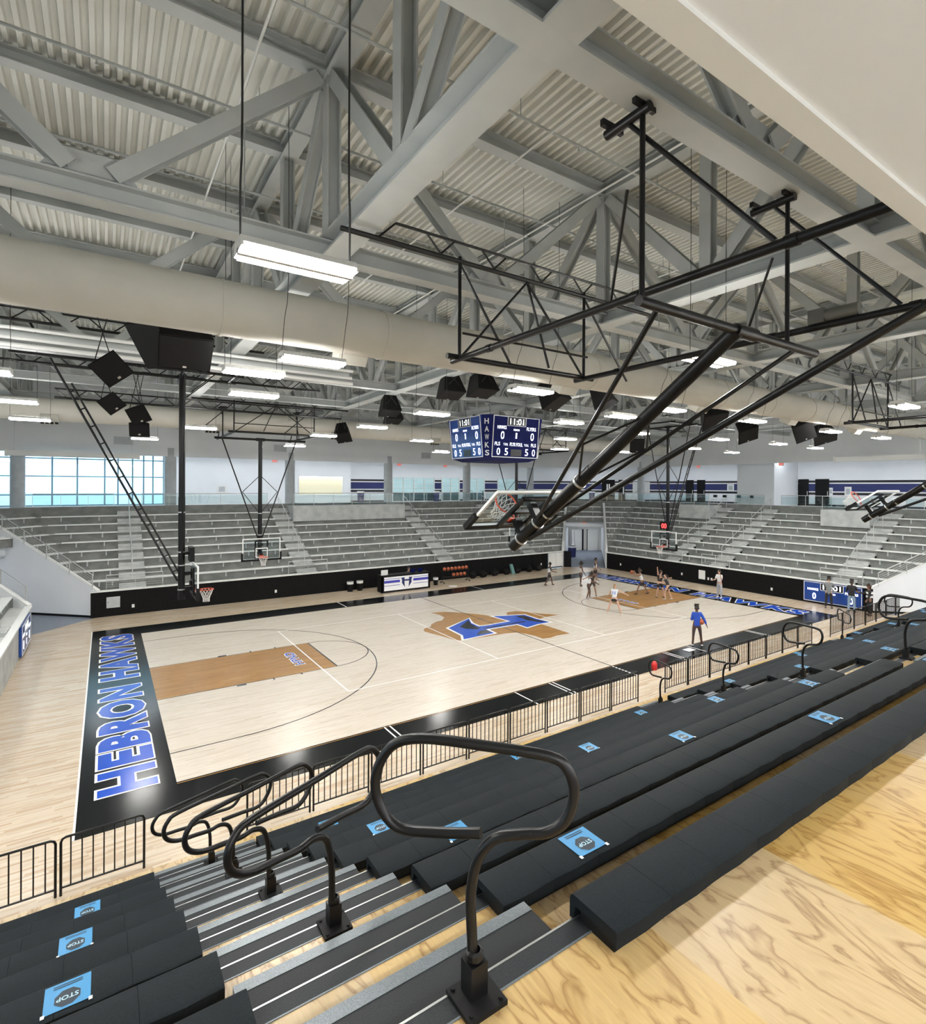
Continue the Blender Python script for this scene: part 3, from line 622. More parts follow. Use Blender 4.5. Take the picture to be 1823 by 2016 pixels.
# ---- ducts
def duct(Y, lab):
    t = thing('air_duct', lab, 'duct', (12, Y, 10.1))
    m = MB(); m.tube((-12.9, Y, 10.1), (40, Y, 10.1), .51, 40); m.build('duct_tube', 'duct', t, True)
    m = MB()
    for i in range(17):
        x = -12.4 + 3.2 * i
        m.lathe([(.511, -.03), (.527, -.03), (.527, .03), (.511, .03)], (x, Y, 10.1), 40, (1, 0, 0))
    m.build('duct_joint', 'duct', t, True)
    for i in range(7):
        x = -9.8 + 6.43 * i
        m = MB(); sgn = 1 if Y < 5 else -1
        m.prism([(x - .32, Y + sgn * .12, 9.66), (x - .32, Y + sgn * .5, 9.86), (x - .32, Y + sgn * .66, 9.62), (x - .32, Y + sgn * .3, 9.42)], (.64, 0, 0))
        d = m.build('duct_outlet', 'duct', t)
        m = MB()
        for q in range(4):
            xx = x - .25 + q * .165
            p0 = Vector((0, Y + sgn * .345, 9.428)); p1 = Vector((0, Y + sgn * .61, 9.575)); nn = Vector((0, (p1 - p0).z, -(p1 - p0).y * sgn * 1.0)).normalized() * .012
            if nn.z > 0: nn = -nn
            a = p0 * .9 + p1 * .1 + nn; b = p0 * .35 + p1 * .65 + nn
            m.poly([(xx - .06, a.y, a.z), (xx + .06, a.y, a.z), (xx + .06, b.y, b.z), (xx - .06, b.y, b.z)])
        m.build('outlet_slot', 'blackmatte', d)
    for i in range(9):
        x = -11.6 + 6.2 * i
        m = MB(); m.tube((x, Y, 10.58), (x, Y, 13.95), .012, 5); m.build('hanger_rod', 'steel', t)
    return t
duct(-3.0, 'thick pale round air duct nearest the viewer, crossing the whole hall')
duct(16.9, 'thick pale round air duct farther away, above the far stand')
# rolled divider curtain with white pipes
t = thing('divider_curtain', 'rolled-up divider curtain of three white pipes under the trusses at upper left', 'curtain', (-2, 3.7, 10.4))
for z, yy, r in ((10.66, 3.6, .05), (10.44, 3.7, .05), (10.24, 3.62, .06)):
    m = MB(); m.tube((-12, yy, z), (5.5, yy, z), r, 10); m.build('curtain_pipe', 'cap', t, True)
m = MB(); m.tube((-12, 3.75, 10.52), (5.4, 3.75, 10.52), .11, 12); m.build('rolled_fabric', 'steel', t, True)
# ---- hanging LED lights
LIGHTS = [(.36, -8.18), (8.06, -8.14), (17.94, -8.11), (1.95, -3.54), (7.46, -3.53), (13.08, -3.5), (17.9, -3.5), (24.09, -3.5), (29.14, -3.6), (1.27, -1.66), (13.11, -1.5),
          (1.9, 1.39), (7.59, 1.86), (12.94, .89), (18.21, 2.03), (23.89, 1.61), (29.05, 1.28), (33.85, 1.5), (-3.61, 6.84), (7.64, 6.98), (17.7, 6.2), (28.56, 6.35),
          (-3.66, 12.36), (1.95, 11.86), (7.3, 12.12), (12.48, 11.79), (22.6, 12.0), (28.04, 11.32), (29, -8.12), (34.5, -8.12), (24, -8.12), (-5, -8.12), (-9.2, -8.12), (-9.2, -3.5), (-9.2, 1.6), (-9.2, 6.9), (-9.2, 12.3), (.33, 19.76), (8.11, 20.0), (18.1, 19.47), (-3.65, 1.6), (-3.65, -3.5), (34, 7)]  # fixtures out of view extend the grid, added to brighten the end wall
def light(x, y, lab):
    t = thing('hanging_light', lab, 'light', (x, y, 9.2), 'hanging LED lights over the hall')
    m = MB(); a = .61
    m.prism([(x - a, y - .21, 9.225), (x - a, y - .15, 9.31), (x - a, y + .15, 9.31), (x - a, y + .21, 9.225)], (2 * a, 0, 0))
    m.box(x - a, x + a, y - .035, y + .035, 9.16, 9.226); m.box(x - a, x - a + .02, y - .21, y + .21, 9.185, 9.226); m.box(x + a - .02, x + a, y - .21, y + .21, 9.185, 9.226)
    m.build('housing', 'fixture', t)
    for s in (-1, 1):
        m = MB(); m.box(x - a + .03, x + a - .03, min(y + s * .04, y + s * .2), max(y + s * .04, y + s * .2), 9.165, 9.22); m.build('lens', 'lens', t)
    if not -4 < y < -2.5 and not 15 < y < 18.5: m = MB(); quad(m, x - a + .05, x + a - .05, y - .1, y + .1, 9.315); m.build('fill_uplight', 'fill_uplens', t)  # added upward glow that brightens the roof deck, left off beside ducts
    dy = -.4 if -4 < y < -3 else 0
    for s in (-1, 1):
        m = MB(); m.path(smooth_path([(x + s * .58, y, 9.3), (x + s * .585, y + dy * .5, 9.9), (x + s * .57, y + dy, 10.6), (x + s * .58, y + dy, 14.0)], 3), .012 if y < -8 and x < 2 else .006, 6); m.build('hanging_cord', 'cable', t, True)
def rowword(y):
    return ('over the bleachers' if y < -6 else 'beside the near duct' if y < -2.5 else 'over the near sideline' if y < 0 else 'over the near half of the court' if y < 4 else 'over mid court' if y < 9 else 'over the far sideline' if y < 15 else 'over the far stand')
rows = {}
for p in sorted(LIGHTS): rows.setdefault(rowword(p[1]), []).append(p)
for rw, ps in rows.items():
    for i, (x, y) in enumerate(ps):
        light(x, y, 'white hanging LED light %s, %s' % (rw, '%s from the left' % ORD[i] if len(ps) > 1 else 'the only one there'))
# ================================================================== BACKSTOPS
def rimnet(t, c, ax, fwd):
    """orange rim and white net; ax = rim axis (up when lowered), fwd away from the board"""
    c = Vector(c); ax = Vector(ax).normalized(); u = ax.cross(Vector(fwd)).normalized(); v = Vector(fwd).normalized()
    m = MB(); m.path([c + (u * math.cos(a) + v * math.sin(a)) * .229 for a in [2 * math.pi * i / 24 for i in range(24)]], .014, 7, True)
    for s in (-1, 1): m.tube(c - v * .22 + u * .05 * s, c - v * .40 + u * .07 * s - ax * .02, .012, 6)
    m.beam(c - v * .39 - u * .1, c - v * .39 + u * .1, .03, .14, ax)
    r = m.build('rim', 'orange_rim', t, True)
    m = MB(); n = 12
    def rad(q): return .225 - .125 * min(1, q * 1.35) + .03 * max(0, q - .75)
    for i in range(n):
        for sg in (-1, 1):
            pts = []
            for j in range(7):
                q = j / 6; a = 2 * math.pi * (i + sg * q * 2.0) / n
                pts.append(c + (u * math.cos(a) + v * math.sin(a)) * rad(q) - ax * (.43 * q + .01))
            m.path(pts, .0055, 4)
    m.build('net', 'net', r)
def backstop(lab, o, head, theta=0.0, fo=0.0, du=0.0, half=1.49, zp=8.9, L=6.0, nb=.42, vback=-2.3, vfront=4.3, rear=None, clock=None, lat=True, group='ceiling-hung basketball backstops', motor=False, back_far=True):
    """ceiling-hung basketball backstop. o = pivot foot on plan, head = unit direction towards its court"""
    ev = Vector((*head, 0)); eu = Vector((ev.y, -ev.x, 0)); O = Vector((*o, 0))
    if theta: eu = Vector((1, 0, 0))
    W = lambda u, v, z: O + eu * u + ev * v + Vector((0, 0, z))
    t = thing('basketball_backstop', lab, 'basketball hoop', W(0, 0, zp), group)
    th = math.radians(theta); md = ev * math.sin(th) - Vector((0, 0, math.cos(th))); nd = ev * math.cos(th) + Vector((0, 0, math.sin(th)))
    F = lambda u, s, n: W(0, 0, zp) + eu * u + md * s + nd * n
    BS = 'blacksteel'
    # ---- frame under the trusses
    zf = zp + (.28 if theta else .05); W0 = W; W = lambda u, v, z: W0(u + fo, v, z)
    for s in (-1, 1):
        m = MB(); m.tube(W(s * half, vback, zf), W(s * half, vfront + .25, zf), .05, 10)
        for v in (-1.3, .45, vfront - .9):
            m.tube(W(s * half, v - .06, zf), W(s * half, v + .06, zf), .062, 10)
        m.build('frame_rail', BS, t, True)
        for v in ((.2, vfront) if back_far else (.2,)):
            top = 10.74
            ux = s * half + (du if v < 1 else 0); m = MB(); m.tube(W(ux, v * (0 if theta and v < 1 else 1), zp if v < 1 else zf), W(ux, v * (0 if theta and v < 1 else 1), top), .03, 8)
            if v < 1: m.tube(W(ux, v - .3, top - .06), W(ux, v + .3, top - .06), .055, 10); m.beam(W(ux - .16, v - .22, top - .01), W(ux + .16, v - .22, top - .01), .05, .07); m.beam(W(ux - .16, v + .22, top - .01), W(ux + .16, v + .22, top - .01), .05, .07)
            m.build('drop_pipe', BS, t, True)
        m = MB(); m.tube(W(s * half + du, .2, 10.66), W(s * half, -1.15, zf + .05), .027, 8); m.tube(W(s * half + du, .2, 9.95), W(s * half + .1, .95, zf), .02, 6); m.build('sway_brace', BS, t, True)
    m = MB(); m.tube(W(-half - .5, 0, zp), W(half + .35, 0, zp), .058, 12); m.tube(W(-.22, 0, zp), W(.22, 0, zp), .085, 12); m.build('pivot_pipe', BS, t, True)
    m = MB(); m.tube(W(-half - .25, vfront, zf + .02), W(half + .25, vfront, zf + .02), .05, 10); m.tube(W(-half, vfront - .1, zf + .42), W(half, vfront - .1, zf + .42), .022, 6); m.build('cross_pipe', BS, t, True)
    if lat:
        m = MB(); z0, z1 = 10.66, 10.98; a, b = -3.6, 3.6
        m.tube(W(a, vfront, z0), W(b, vfront, z0), .042, 8); m.tube(W(a + .9, vfront, z1), W(b - .75, vfront, z1), .024, 6)
        n = 10; xs = [a + .9 + (b - a - 1.65) * i / n for i in range(n + 1)]
        for i, x in enumerate(xs):
            if i % 2 == 0: m.tube(W(x, vfront, z1), W(x - .32, vfront, z0), .018, 5)
            else: m.tube(W(x, vfront, z1), W(x + .32, vfront, z0), .018, 5)
        m.build('lattice_girder', BS, t, True)
        m = MB()
        for p, q in (((-half, 10.62), (-.35, zf)), ((0, 10.62), (-half, zf)), ((0, 10.62), (half, zf)), ((half, 10.62), (half + 1.3, zf + .1)), ((-.0, 10.62), (.55, zf + .1))):
            m.tube(W(p[0], vfront, p[1]), W(q[0], vfront, q[1]), .024, 6)
        m.build('cross_brace', BS, t, True)
    W = W0
    # ---- mast, braces
    m = MB(); m.tube(F(0, 0, 0), F(0, L, 0), .10, 16); m.tube(F(0, L * .55, 0), F(0, L + .12, 0), .108, 16); mast = m.build('mast', BS, t, True)
    m = MB()
    for s in (.62, .8, .86, .97): m.lathe([(.109, -.02), (.12, -.02), (.12, .02), (.109, .02)], F(0, L * s, 0), 16, md)
    m.build('clamp_band', 'galv', mast, True)
    for s in (-1, 1):
        m = MB(); m.tube(F(s * half, .0, 0), F(s * .1, L * .83, .0), .032, 8); m.tube(F(s * half * .47, L * .44, 0), F(0, L * .3, 0), .018, 6); m.tube(F(s * half * .47, L * .44, 0), F(s * .02, L * .62, 0), .018, 6); m.build('side_brace', BS, t, True)
    if rear:
        m = MB(); p = F(0, L * .93, -.12); q = W(0, *rear)
        d = (q - p).normalized(); sd = eu
        if theta:
            m.tube(p, q, .045, 10)
        else:
            n2 = d.cross(eu).normalized()
            m.tube(p, q, .035, 8); q2 = p + d * (q - p).length * .78; m.tube(p + n2 * .16, q2 + n2 * .16, .03, 8)
            for i in range(12):
                w_ = p + d * ((q2 - p).length * (i + .6) / 12); m.tube(w_, w_ + n2 * .16, .024, 6)
        m.build('rear_brace', BS, t, True)
    # ---- board
    s1, s0 = L - .0, L - 1.08
    b = MB(); e = .012
    b.beam(F(-.915, (s0 + s1) / 2, nb), F(.915, (s0 + s1) / 2, nb), 1.07, .014, nd); g = b.build('backboard_glass', 'glass', t)
    b = MB()
    for ss in (s0, s1): b.beam(F(-.93, ss, nb), F(.93, ss, nb), .05, .05, nd)
    for uu in (-.915, .915): b.beam(F(uu, s0, nb), F(uu, s1, nb), .05, .05, nd)
    b.build('board_frame', 'cap', g)
    b = MB()
    for ss in (s1 - .13, s1 - .58): b.beam(F(-.305, ss, nb + e), F(.305, ss, nb + e), .05, .006, nd)
    for uu in (-.28, .28): b.beam(F(uu, s1 - .13, nb + e), F(uu, s1 - .58, nb + e), .05, .006, nd)
    b.build('target_square', 'cap', g)
    b = MB(); b.beam(F(-.96, s1 + .02, nb), F(.96, s1 + .02, nb), .09, .1, nd)
    for uu in (-.95, .95): b.beam(F(uu, s1 + .06, nb), F(uu, s1 - .36, nb), .09, .1, nd)
    b.build('edge_padding', 'blackmatte', t)
    b = MB()
    for uu in (-.3, .3): b.beam(F(uu, s0 + .1, nb - .06), F(uu, s1 - .05, nb - .06), .07, .06, nd)
    for ss in (s0 + .12, s0 + .55, s1 - .1): b.beam(F(-.32, ss, nb - .06), F(.32, ss, nb - .06), .07, .06, nd)
    for ss in (s0 + .3, s1 - .25): b.beam(F(0, ss, .05), F(0, ss, nb - .05), .14, .12, md)
    b.build('mounting_frame', BS, t)
    rimnet(t, F(0, L - .15, nb + .38), -md, nd)
    if clock:
        b = MB(); b.beam(F(0, s0 - .62, .30), F(0, s0 - .12, .30), .62, .14, nd); b.beam(F(0, s0 - .4, .06), F(0, s0 - .4, .25), .1, .1, md); sc = b.build('shot_clock', 'blackmatte', t)
        if clock == 'lit':
            b = MB(); text(b, '00', F(0, s0 - .20, .375), -eu if True else eu, -md, .32, .40, bold=.03); b.build('clock_digits', 'ledred', sc)
    if motor:
        m = MB(); c = W(-half, vback + .9, zf + .16) if not theta else W(half + .18, -.45, zf + .13)
        m.tube(c - ev * .25, c + ev * .15, .085, 14); m.box(c.x - .08, c.x + .08, c.y + .15, c.y + .36, c.z - .09, c.z + .1)
        m.build('winch_motor', mat('motor_enamel', (.10, .10, .085), .5), t, True)
    return t
backstop('near black backstop folded forward over the bleachers, its glass board above mid court', (4.95, -10.55), (0, 1), 55.6, zp=8.7, L=5.28, rear=(-2.45, 8.75), motor=True, nb=.42, fo=.18, du=-.45)
backstop('folded black backstop at the right edge, hoop beside the right stand aisle', (20.5, -10.55), (0, 1), 55.6, zp=8.7, L=5.28, rear=(-2.45, 8.75), nb=.42, fo=.18, du=-.45)
backstop('lowered backstop with clear board before the far stand, left of the scoreboard', (5.35, 16.45), (0, -1), 0, half=1.85, zp=9.2, L=6.3, vback=-1.2, vfront=3.2)
backstop('lowered backstop at the far right, half hidden behind the folded backstop', (23.05, 17.1), (0, -1), 0, half=1.85, zp=9.2, L=6.3, vback=-1.2, vfront=3.2)
backstop('main court backstop at the left baseline, seen edge on, with long ladder brace', (.83, 7.55), (1, 0), 0, zp=10.6, L=7.7, nb=.40, half=.75, vback=-4.5, vfront=1.6, rear=(-4.1, 11.75), clock='off', lat=False)
backstop('main court backstop at the right baseline under the lit red shot clock', (CL - .83, 7.6), (-1, 0), 0, zp=10.6, L=7.7, nb=.40, half=1.6, vback=-4.0, vfront=1.8, rear=(-3.6, 10.9), clock='lit', lat=False)
# long black girders carrying the left main backstop and the speakers
for i, (Y, z, x0, x1, lab) in enumerate(((7.0, 11.95, -8, 3.4, 'upper long black lattice girder behind the left ladder brace'), (10.2, 11.3, -9, 6.5, 'lower long black lattice girder behind the left ladder brace'), (13.1, 10.5, -3, 8.5, 'black lattice girder above the far left backstop'))):
    m = MB(); zz = z - .3
    m.tube((x0, Y, zz), (x1, Y, zz), .045, 8); m.tube((x0, Y, z + .05), (x1 - .9, Y, z + .05), .03, 8)
    n = int((x1 - x0) / .62)
    for k in range(n):
        a = x0 + .62 * k; m.tube((a, Y, zz if k % 2 else z + .05), (a + .4, Y, z + .05 if k % 2 else zz), .02, 5)
    m.tube((x1 - .9, Y, z + .05), (x1 - .5, Y, zz), .02, 5)
    tag(m.build('lattice_girder', 'blacksteel', None, True), lab, 'girder', 'black lattice girders')
# ================================================================== SPEAKERS
def speaker(lab, c, wd, hd, dp, aim, tilt=25, roll=0.0, cluster=None):
    """trapezoid hanging loudspeaker aimed at plan point aim, pitched down by tilt"""
    c = Vector(c); d = Vector((aim[0] - c.x, aim[1] - c.y, 0)).normalized()
    a = math.atan2(d.x, d.y)
    M = Matrix.Translation(c) @ Matrix.Rotation(-a, 4, 'Z') @ Matrix.Rotation(-math.radians(tilt), 4, 'X') @ Matrix.Rotation(math.radians(roll), 4, 'Y')
    t = thing('hanging_speaker', lab, 'speaker', c, 'black hanging loudspeakers')
    b = MB(); k = .62
    f = [(-wd/2, 0, -hd/2), (wd/2, 0, -hd/2), (wd/2, 0, hd/2), (-wd/2, 0, hd/2)]; bk = [(x * k, -dp, z * k) for x, y, z in f]
    b.add(f + bk, [(0, 1, 2, 3), (7, 6, 5, 4), (0, 4, 5, 1), (1, 5, 6, 2), (2, 6, 7, 3), (3, 7, 4, 0)]); b.xf(M); b.build('cabinet', 'speaker', t)
    b = MB(); b.box(-wd/2 + .03, wd/2 - .03, .0, .012, -hd/2 + .03, hd/2 - .03); b.xf(M); b.build('grille', 'blackmatte', t)
    b = MB(); b.box(-.035, .035, .012, .018, -hd/2 + .06, -hd/2 + .11); b.xf(M); b.build('badge', 'galv', t)
    b = MB(); top = M @ Vector((0, -dp * .5, hd * .4))
    for sx in (-1, 1): b.tube(M @ Vector((sx * wd * .3, -dp * .3, hd * .42)), (top.x + sx * .1, top.y, 10.74), .012, 5)
    b.build('hanging_cable', 'cable', t)
    return t
speaker('biggest black loudspeaker, in front of the left baseline mast', (.02, -1.15, 9.55), 1.0, 1.0, .95, (-.5, -13), 60)
speaker('black loudspeaker behind and left of the biggest one', (-.55, -.55, 9.75), .8, 1.05, .9, (-9, -9), 38)
speaker('diamond-tilted black loudspeaker left of the biggest one', (-1.25, 1.5, 9.52), .66, .66, .4, (-.5, -13), 24, 42)
speaker('small diamond-tilted black loudspeaker below the larger diamond one', (-1.2, 6.4, 9.3), .56, .56, .36, (-.5, -13), 24, 42)
speaker('black loudspeaker hanging beside the left baseline mast, far one', (-.42, 8.3, 9.2), .62, .62, .55, (-3, -12), 24, 24)
speaker('black loudspeaker just below it on the left', (-.38, 8.7, 8.72), .62, .5, .5, (-3, -8), 20)
speaker('left one of the two black loudspeakers above the scoreboard', (8.97, 2.9, 10.1), .88, .85, .7, (7, -10), 76)
speaker('right one of the two black loudspeakers above the scoreboard', (9.35, 1.4, 10.0), .88, .85, .7, (9, -12), 76)
speaker('black loudspeaker left of the scoreboard, front of a pair', (8.8, 7.8, 9.95), .85, .85, .75, (6, -10), 74)
speaker('smaller black loudspeaker overlapping its neighbour left of the scoreboard', (9.3, 8.5, 9.7), .75, .7, .65, (8, -10), 74)
speaker('black loudspeaker far left of the scoreboard under the far duct', (9.3, 14.9, 9.4), .8, 1.0, .8, (4, -6), 62, 20)
speaker('black loudspeaker right of the scoreboard behind the folded backstop', (10.1, -1.6, 9.35), .8, .75, .8, (14, -12), 58)
speaker('black loudspeaker in the middle behind the folded mast', (13.6, -.4, 9.75), .8, .75, .8, (18, -10), 62)
speaker('angular black loudspeaker above the right basket braces', (18.7, -1.5, 9.4), 1.0, .85, .7, (13, -14), 48, 18)
speaker('hexagonal looking black loudspeaker right of the right basket', (23.6, -.1, 9.25), .95, .9, .75, (18, -14), 46, 28)
speaker('black loudspeaker left of a lit lamp, far right', (23.7, -2.6, 9.2), .85, .85, .75, (13, -14), 30, 25)
speaker('black loudspeaker behind a lit lamp, far right', (25.5, -2.7, 9.0), .95, .8, .7, (20, -14), 58, 35)
speaker('dark loudspeaker behind the folded mast, over the far right', (25.7, 8.3, 9.35), .9, .9, .8, (15, -5), 15)
# ================================================================== SCOREBOARD
def score_face(par, o, xd, yd, wd, hd, lit=True, panel=None):
    """one lit face: lettering and digits on plane through o (bottom middle)"""
    o = Vector(o); xd = Vector(xd).normalized(); yd = Vector(yd).normalized(); n = xd.cross(yd)
    P = lambda x, y, k=.012: o + xd * (x * wd) + yd * (y * hd) + n * k
    m = MB()
    for a, b in (((-.5, 0), (.5, 0)), ((-.5, 1), (.5, 1)), ((-.5, 0), (-.5, 1)), ((.5, 0), (.5, 1))): m.beam(P(*a), P(*b), .035, .02, n)
    for a, b in (((-.2, .78), (.2, .78)), ((-.2, .78), (-.2, 1)), ((.2, .78), (.2, 1))): m.beam(P(*a), P(*b), .025, .02, n)
    m.build('white_border', 'cap', par)
    m = MB(); m.poly([P(-.19, .79, .008), P(.19, .79, .008), P(.19, .98, .008), P(-.19, .98, .008)]); m.poly([P(-.1, .03, .008), P(.14, .03, .008), P(.14, .2, .008), P(-.1, .2, .008)]); m.build('digit_window', 'darkpane', par)
    m = MB()
    def T(s, x, y, h, w=None, b=.0): text(m, s, P(x, y, .016), xd, yd, h * hd, None if w is None else w * wd, bold=b)
    T('11:01', 0, .81, .15, .30); T('HAWKS', -.32, .685, .085, .19); T('FLYERS', .33, .685, .085, .21); T('PERIOD', 0, .66, .045, .13, .0)
    T('0', -.30, .44, .19, .075); T('0', .36, .44, .19, .075); T('1', 0, .47, .14, .03)
    T('FLS', -.40, .28, .085, .11); T('FLS', .40, .28, .085, .11); T('T.O.L', -.22, .29, .055, .10, .0); T('T.O.L', .24, .29, .055, .10, .0); T('PLYR FOUL', .01, .28, .085, .28)
    T('0', -.37, .05, .17, .07); T('5', -.20, .05, .17, .07); T('5', .25, .05, .17, .07); T('0', .41, .05, .17, .07)
    m.build('lit_lettering', 'led', par)
sb = thing('centre_scoreboard', 'four-sided blue centre-hung scoreboard with white lit digits', 'scoreboard', (14.45, 7.8, 8.1))
c = Vector((14.45, 7.8, 0)); zb_, zt_ = 8.12, 10.06; ha, hb = 1.42, 1.55; ca = 1.75
def octa(h, f, z): return [(c.x + x, c.y + y, z) for x, y in ((-f, -h), (f, -h), (h, -f), (h, f), (f, h), (-f, h), (-h, f), (-h, -f))]
lo = octa(1.62, 1.34, zb_); hi = octa(1.80, 1.5, zt_)
m = MB(); m.add(lo + hi, [tuple(range(7, -1, -1)), tuple(range(8, 16))] + [(i, (i + 1) % 8, 8 + (i + 1) % 8, 8 + i) for i in range(8)])
body = m.build('cabinet', 'scorenavy', sb)
m = MB(); bo = octa(1.3, 1.05, zb_ - .14); m.add(lo + bo, [tuple(range(15, 7, -1))] + [(i, 8 + i, 8 + (i + 1) % 8, (i + 1) % 8) for i in range(8)]); m.build('lower_skirt', 'scorenavy', sb)
for k, (dx, dy) in enumerate(((0, -1), (-1, 0), (1, 0), (0, 1))):
    d = Vector((dx, dy, 0)); bot = Vector((c.x, c.y, zb_)) + d * 1.62; top = Vector((c.x, c.y, zt_)) + d * 1.80; xd = Vector((-dy, dx, 0))
    yd = (top - bot).normalized(); hd = (top - bot).length
    n = xd.cross(yd); ff = MB(); P_ = [bot + xd * a + yd * b + n * .004 for a, b in ((-1.33, .0), (1.33, .0), (1.46, hd), (-1.46, hd))]
    ff.poly(P_); fc = ff.build('score_face', 'scoreblue' if k == 1 else 'scorenavy', sb)  # one face brighter blue: window glare put into its colour
    score_face(fc, bot + yd * .03 + n * .006, xd, yd, 2.68, hd - .06)
for k, (dx, dy) in enumerate(((-1, -1), (1, -1), (-1, 1), (1, 1))):
    d = Vector((dx, dy, 0)).normalized(); xd = Vector((-d.y, d.x, 0))
    r0 = (1.62 + 1.34) * S2; r1 = (1.80 + 1.5) * S2
    m = MB()
    for i, ch in enumerate('HAWKS'):
        f = .86 - i * .185; rr_ = r0 + (r1 - r0) * f
        text(m, ch, Vector((c.x, c.y, zb_ + (zt_ - zb_) * (f - .08))) + d * (rr_ + .012), xd, (0, 0, 1), .26, .20, bold=.02)
    m.build('corner_lettering', 'cap', body)
m = MB()
for x in (-1, 1):
    for y in (-1, 1): m.tube((c.x + x, c.y + y, zt_), (c.x + x * 1.1, c.y + y * 1.1, 10.8), .012, 5)
m.tube((c.x - 1.3, c.y, 10.2), (c.x + 1.3, c.y, 10.2), .05, 8)
m.build('hanging_cable', 'cable', sb)
# ================================================================== TELESCOPIC BLEACHERS
NB = 9
def sz(i): return 4.392 - .4928 * i           # seat top
def dz(i): return 4.24 - .4928 * i            # deck of the same tier
def yf(i): return -11.93 + 1.017 * i          # nose of the tier
BX0, BX1 = -6.2, 34.6
rowname = ['top', 'second', 'third', 'fourth', 'fifth', 'sixth', 'seventh', 'eighth', 'lowest']
for i in range(NB):
    y1 = yf(i) - .015; y0 = yf(i) - 1.06 if i else -14.9
    if i == NB - 1: pass
    m = MB(); m.box(BX0, BX1, y0, y1 - .13, dz(i) - .045, dz(i))
    d = struct('bleacher_deck', m, 'ply', 'plywood deck of the %s bleacher row' % rowname[i])
    m = MB(); m.box(BX0, BX1, y1 - .13, y1 - .012, dz(i) - .05, dz(i) + .004); m.build('black_edge_strip', 'tread', d)
    m = MB(); m.box(BX0, BX1, y1 - .012, y1, dz(i) - .10, dz(i) + .006); m.build('metal_nose', 'galv', d)
    m = MB(); m.box(BX0, BX1, y1 - .138, y1 - .128, dz(i) - .04, dz(i) + .005); m.build('back_edge_trim', 'nosing', d)
    m = MB(); m.box(BX0, BX1, y1 - .06, y1 - .02, max(.0, dz(i) - .45), dz(i) - .10); m.build('riser_board', 'blackmatte', d)
m = MB(); m.box(BX0, BX1, yf(8) + .0, -3.12, 0.0, .09); struct('bleacher_deck', m, 'ply', 'low plywood kick board before the lowest bleacher row')
SECT = [('left', -6.0, -.68), ('middle', .893, 11.25), ('third', 12.66, 23.35), ('far right', 24.95, 34.5)]
# aisle step boxes
for ai, (a, b) in enumerate(((-.66, .95), (11.27, 12.64), (23.37, 24.93))):
    for i in range(NB):
        zz = dz(i) - .246; y0, y1 = yf(i) + .19, yf(i) + .50
        if i == NB - 1: zz = .17; y0, y1 = yf(i) + .05, yf(i) + .38
        t = thing('aisle_step', 'dark half step with grey nosing below the %s row, %s aisle' % (rowname[i], ('nearest', 'middle', 'farthest')[ai]), 'step', ((a + b) / 2, y0, zz), 'bleacher aisle steps')
        m = MB(); m.box(a, b, y0 - .2, y1 - .085, zz - .03, zz); m.box(a, b, y1 - .13, y1 - .09, dz(i + 1) if i < NB - 1 else 0, zz - .03); m.build('step_tread', 'tread', t)
        m = MB(); m.box(a, b, y1 - .085, y1, zz - .045, zz + .004); m.build('step_nosing', 'nosing', t)
# benches built of 18 inch moulded modules
def bench(name, x0, x1, i):
    zt_, y = sz(i), yf(i)
    n = max(1, round((x1 - x0) / .466)); wd = (x1 - x0) / n
    t = thing('bleacher_bench', 'charcoal plastic bench, %s row of the %s bleacher section' % (rowname[i], name), 'bench', ((x0 + x1) / 2, y, dz(i)), 'charcoal bleacher benches')
    m = MB()
    for k in range(n):
        a = x0 + k * wd + .0012; b = x0 + (k + 1) * wd - .0012
        xs = [a, a + wd * .25, a + wd * .5, a + wd * .75, b]; V = []
        for j, x in enumerate(xs):
            q = math.sin(math.pi * j / 4) ** 2
            V += [(x, y - .36 - .008 * q, zt_ - .10), (x, y - .362 - .012 * q, zt_ - .012), (x, y - .345, zt_ - .002), (x, y - .19, zt_ - .003 * q), (x, y - .035, zt_), (x, y - .008, zt_ - .012), (x, y, zt_ - .04), (x, y, zt_ - .135 - .01 * (1 - q)), (x, y - .03, zt_ - .14), (x, y - .05, zt_ - .06), (x, y - .33, zt_ - .06)]
        F = []; P = 11
        for j in range(4):
            for e in range(P): F.append((j * P + e, j * P + (e + 1) % P, (j + 1) * P + (e + 1) % P, (j + 1) * P + e))
        F += [tuple(range(P)), tuple(range(5 * P - 1, 4 * P - 1, -1))]
        m.add(V, F)
    m.build('seat_modules', 'seat', t, True)
    m = MB(); m.box(x0 + .03, x1 - .03, y - .32, y - .06, dz(i), zt_ - .065); m.build('bench_base', 'blackmatte', t)
    return t
for nm, a, b in SECT:
    for i in range(NB):
        if i == 0 and nm == 'left': bench(nm, a, b, i); continue
        bench(nm, a, b, i)
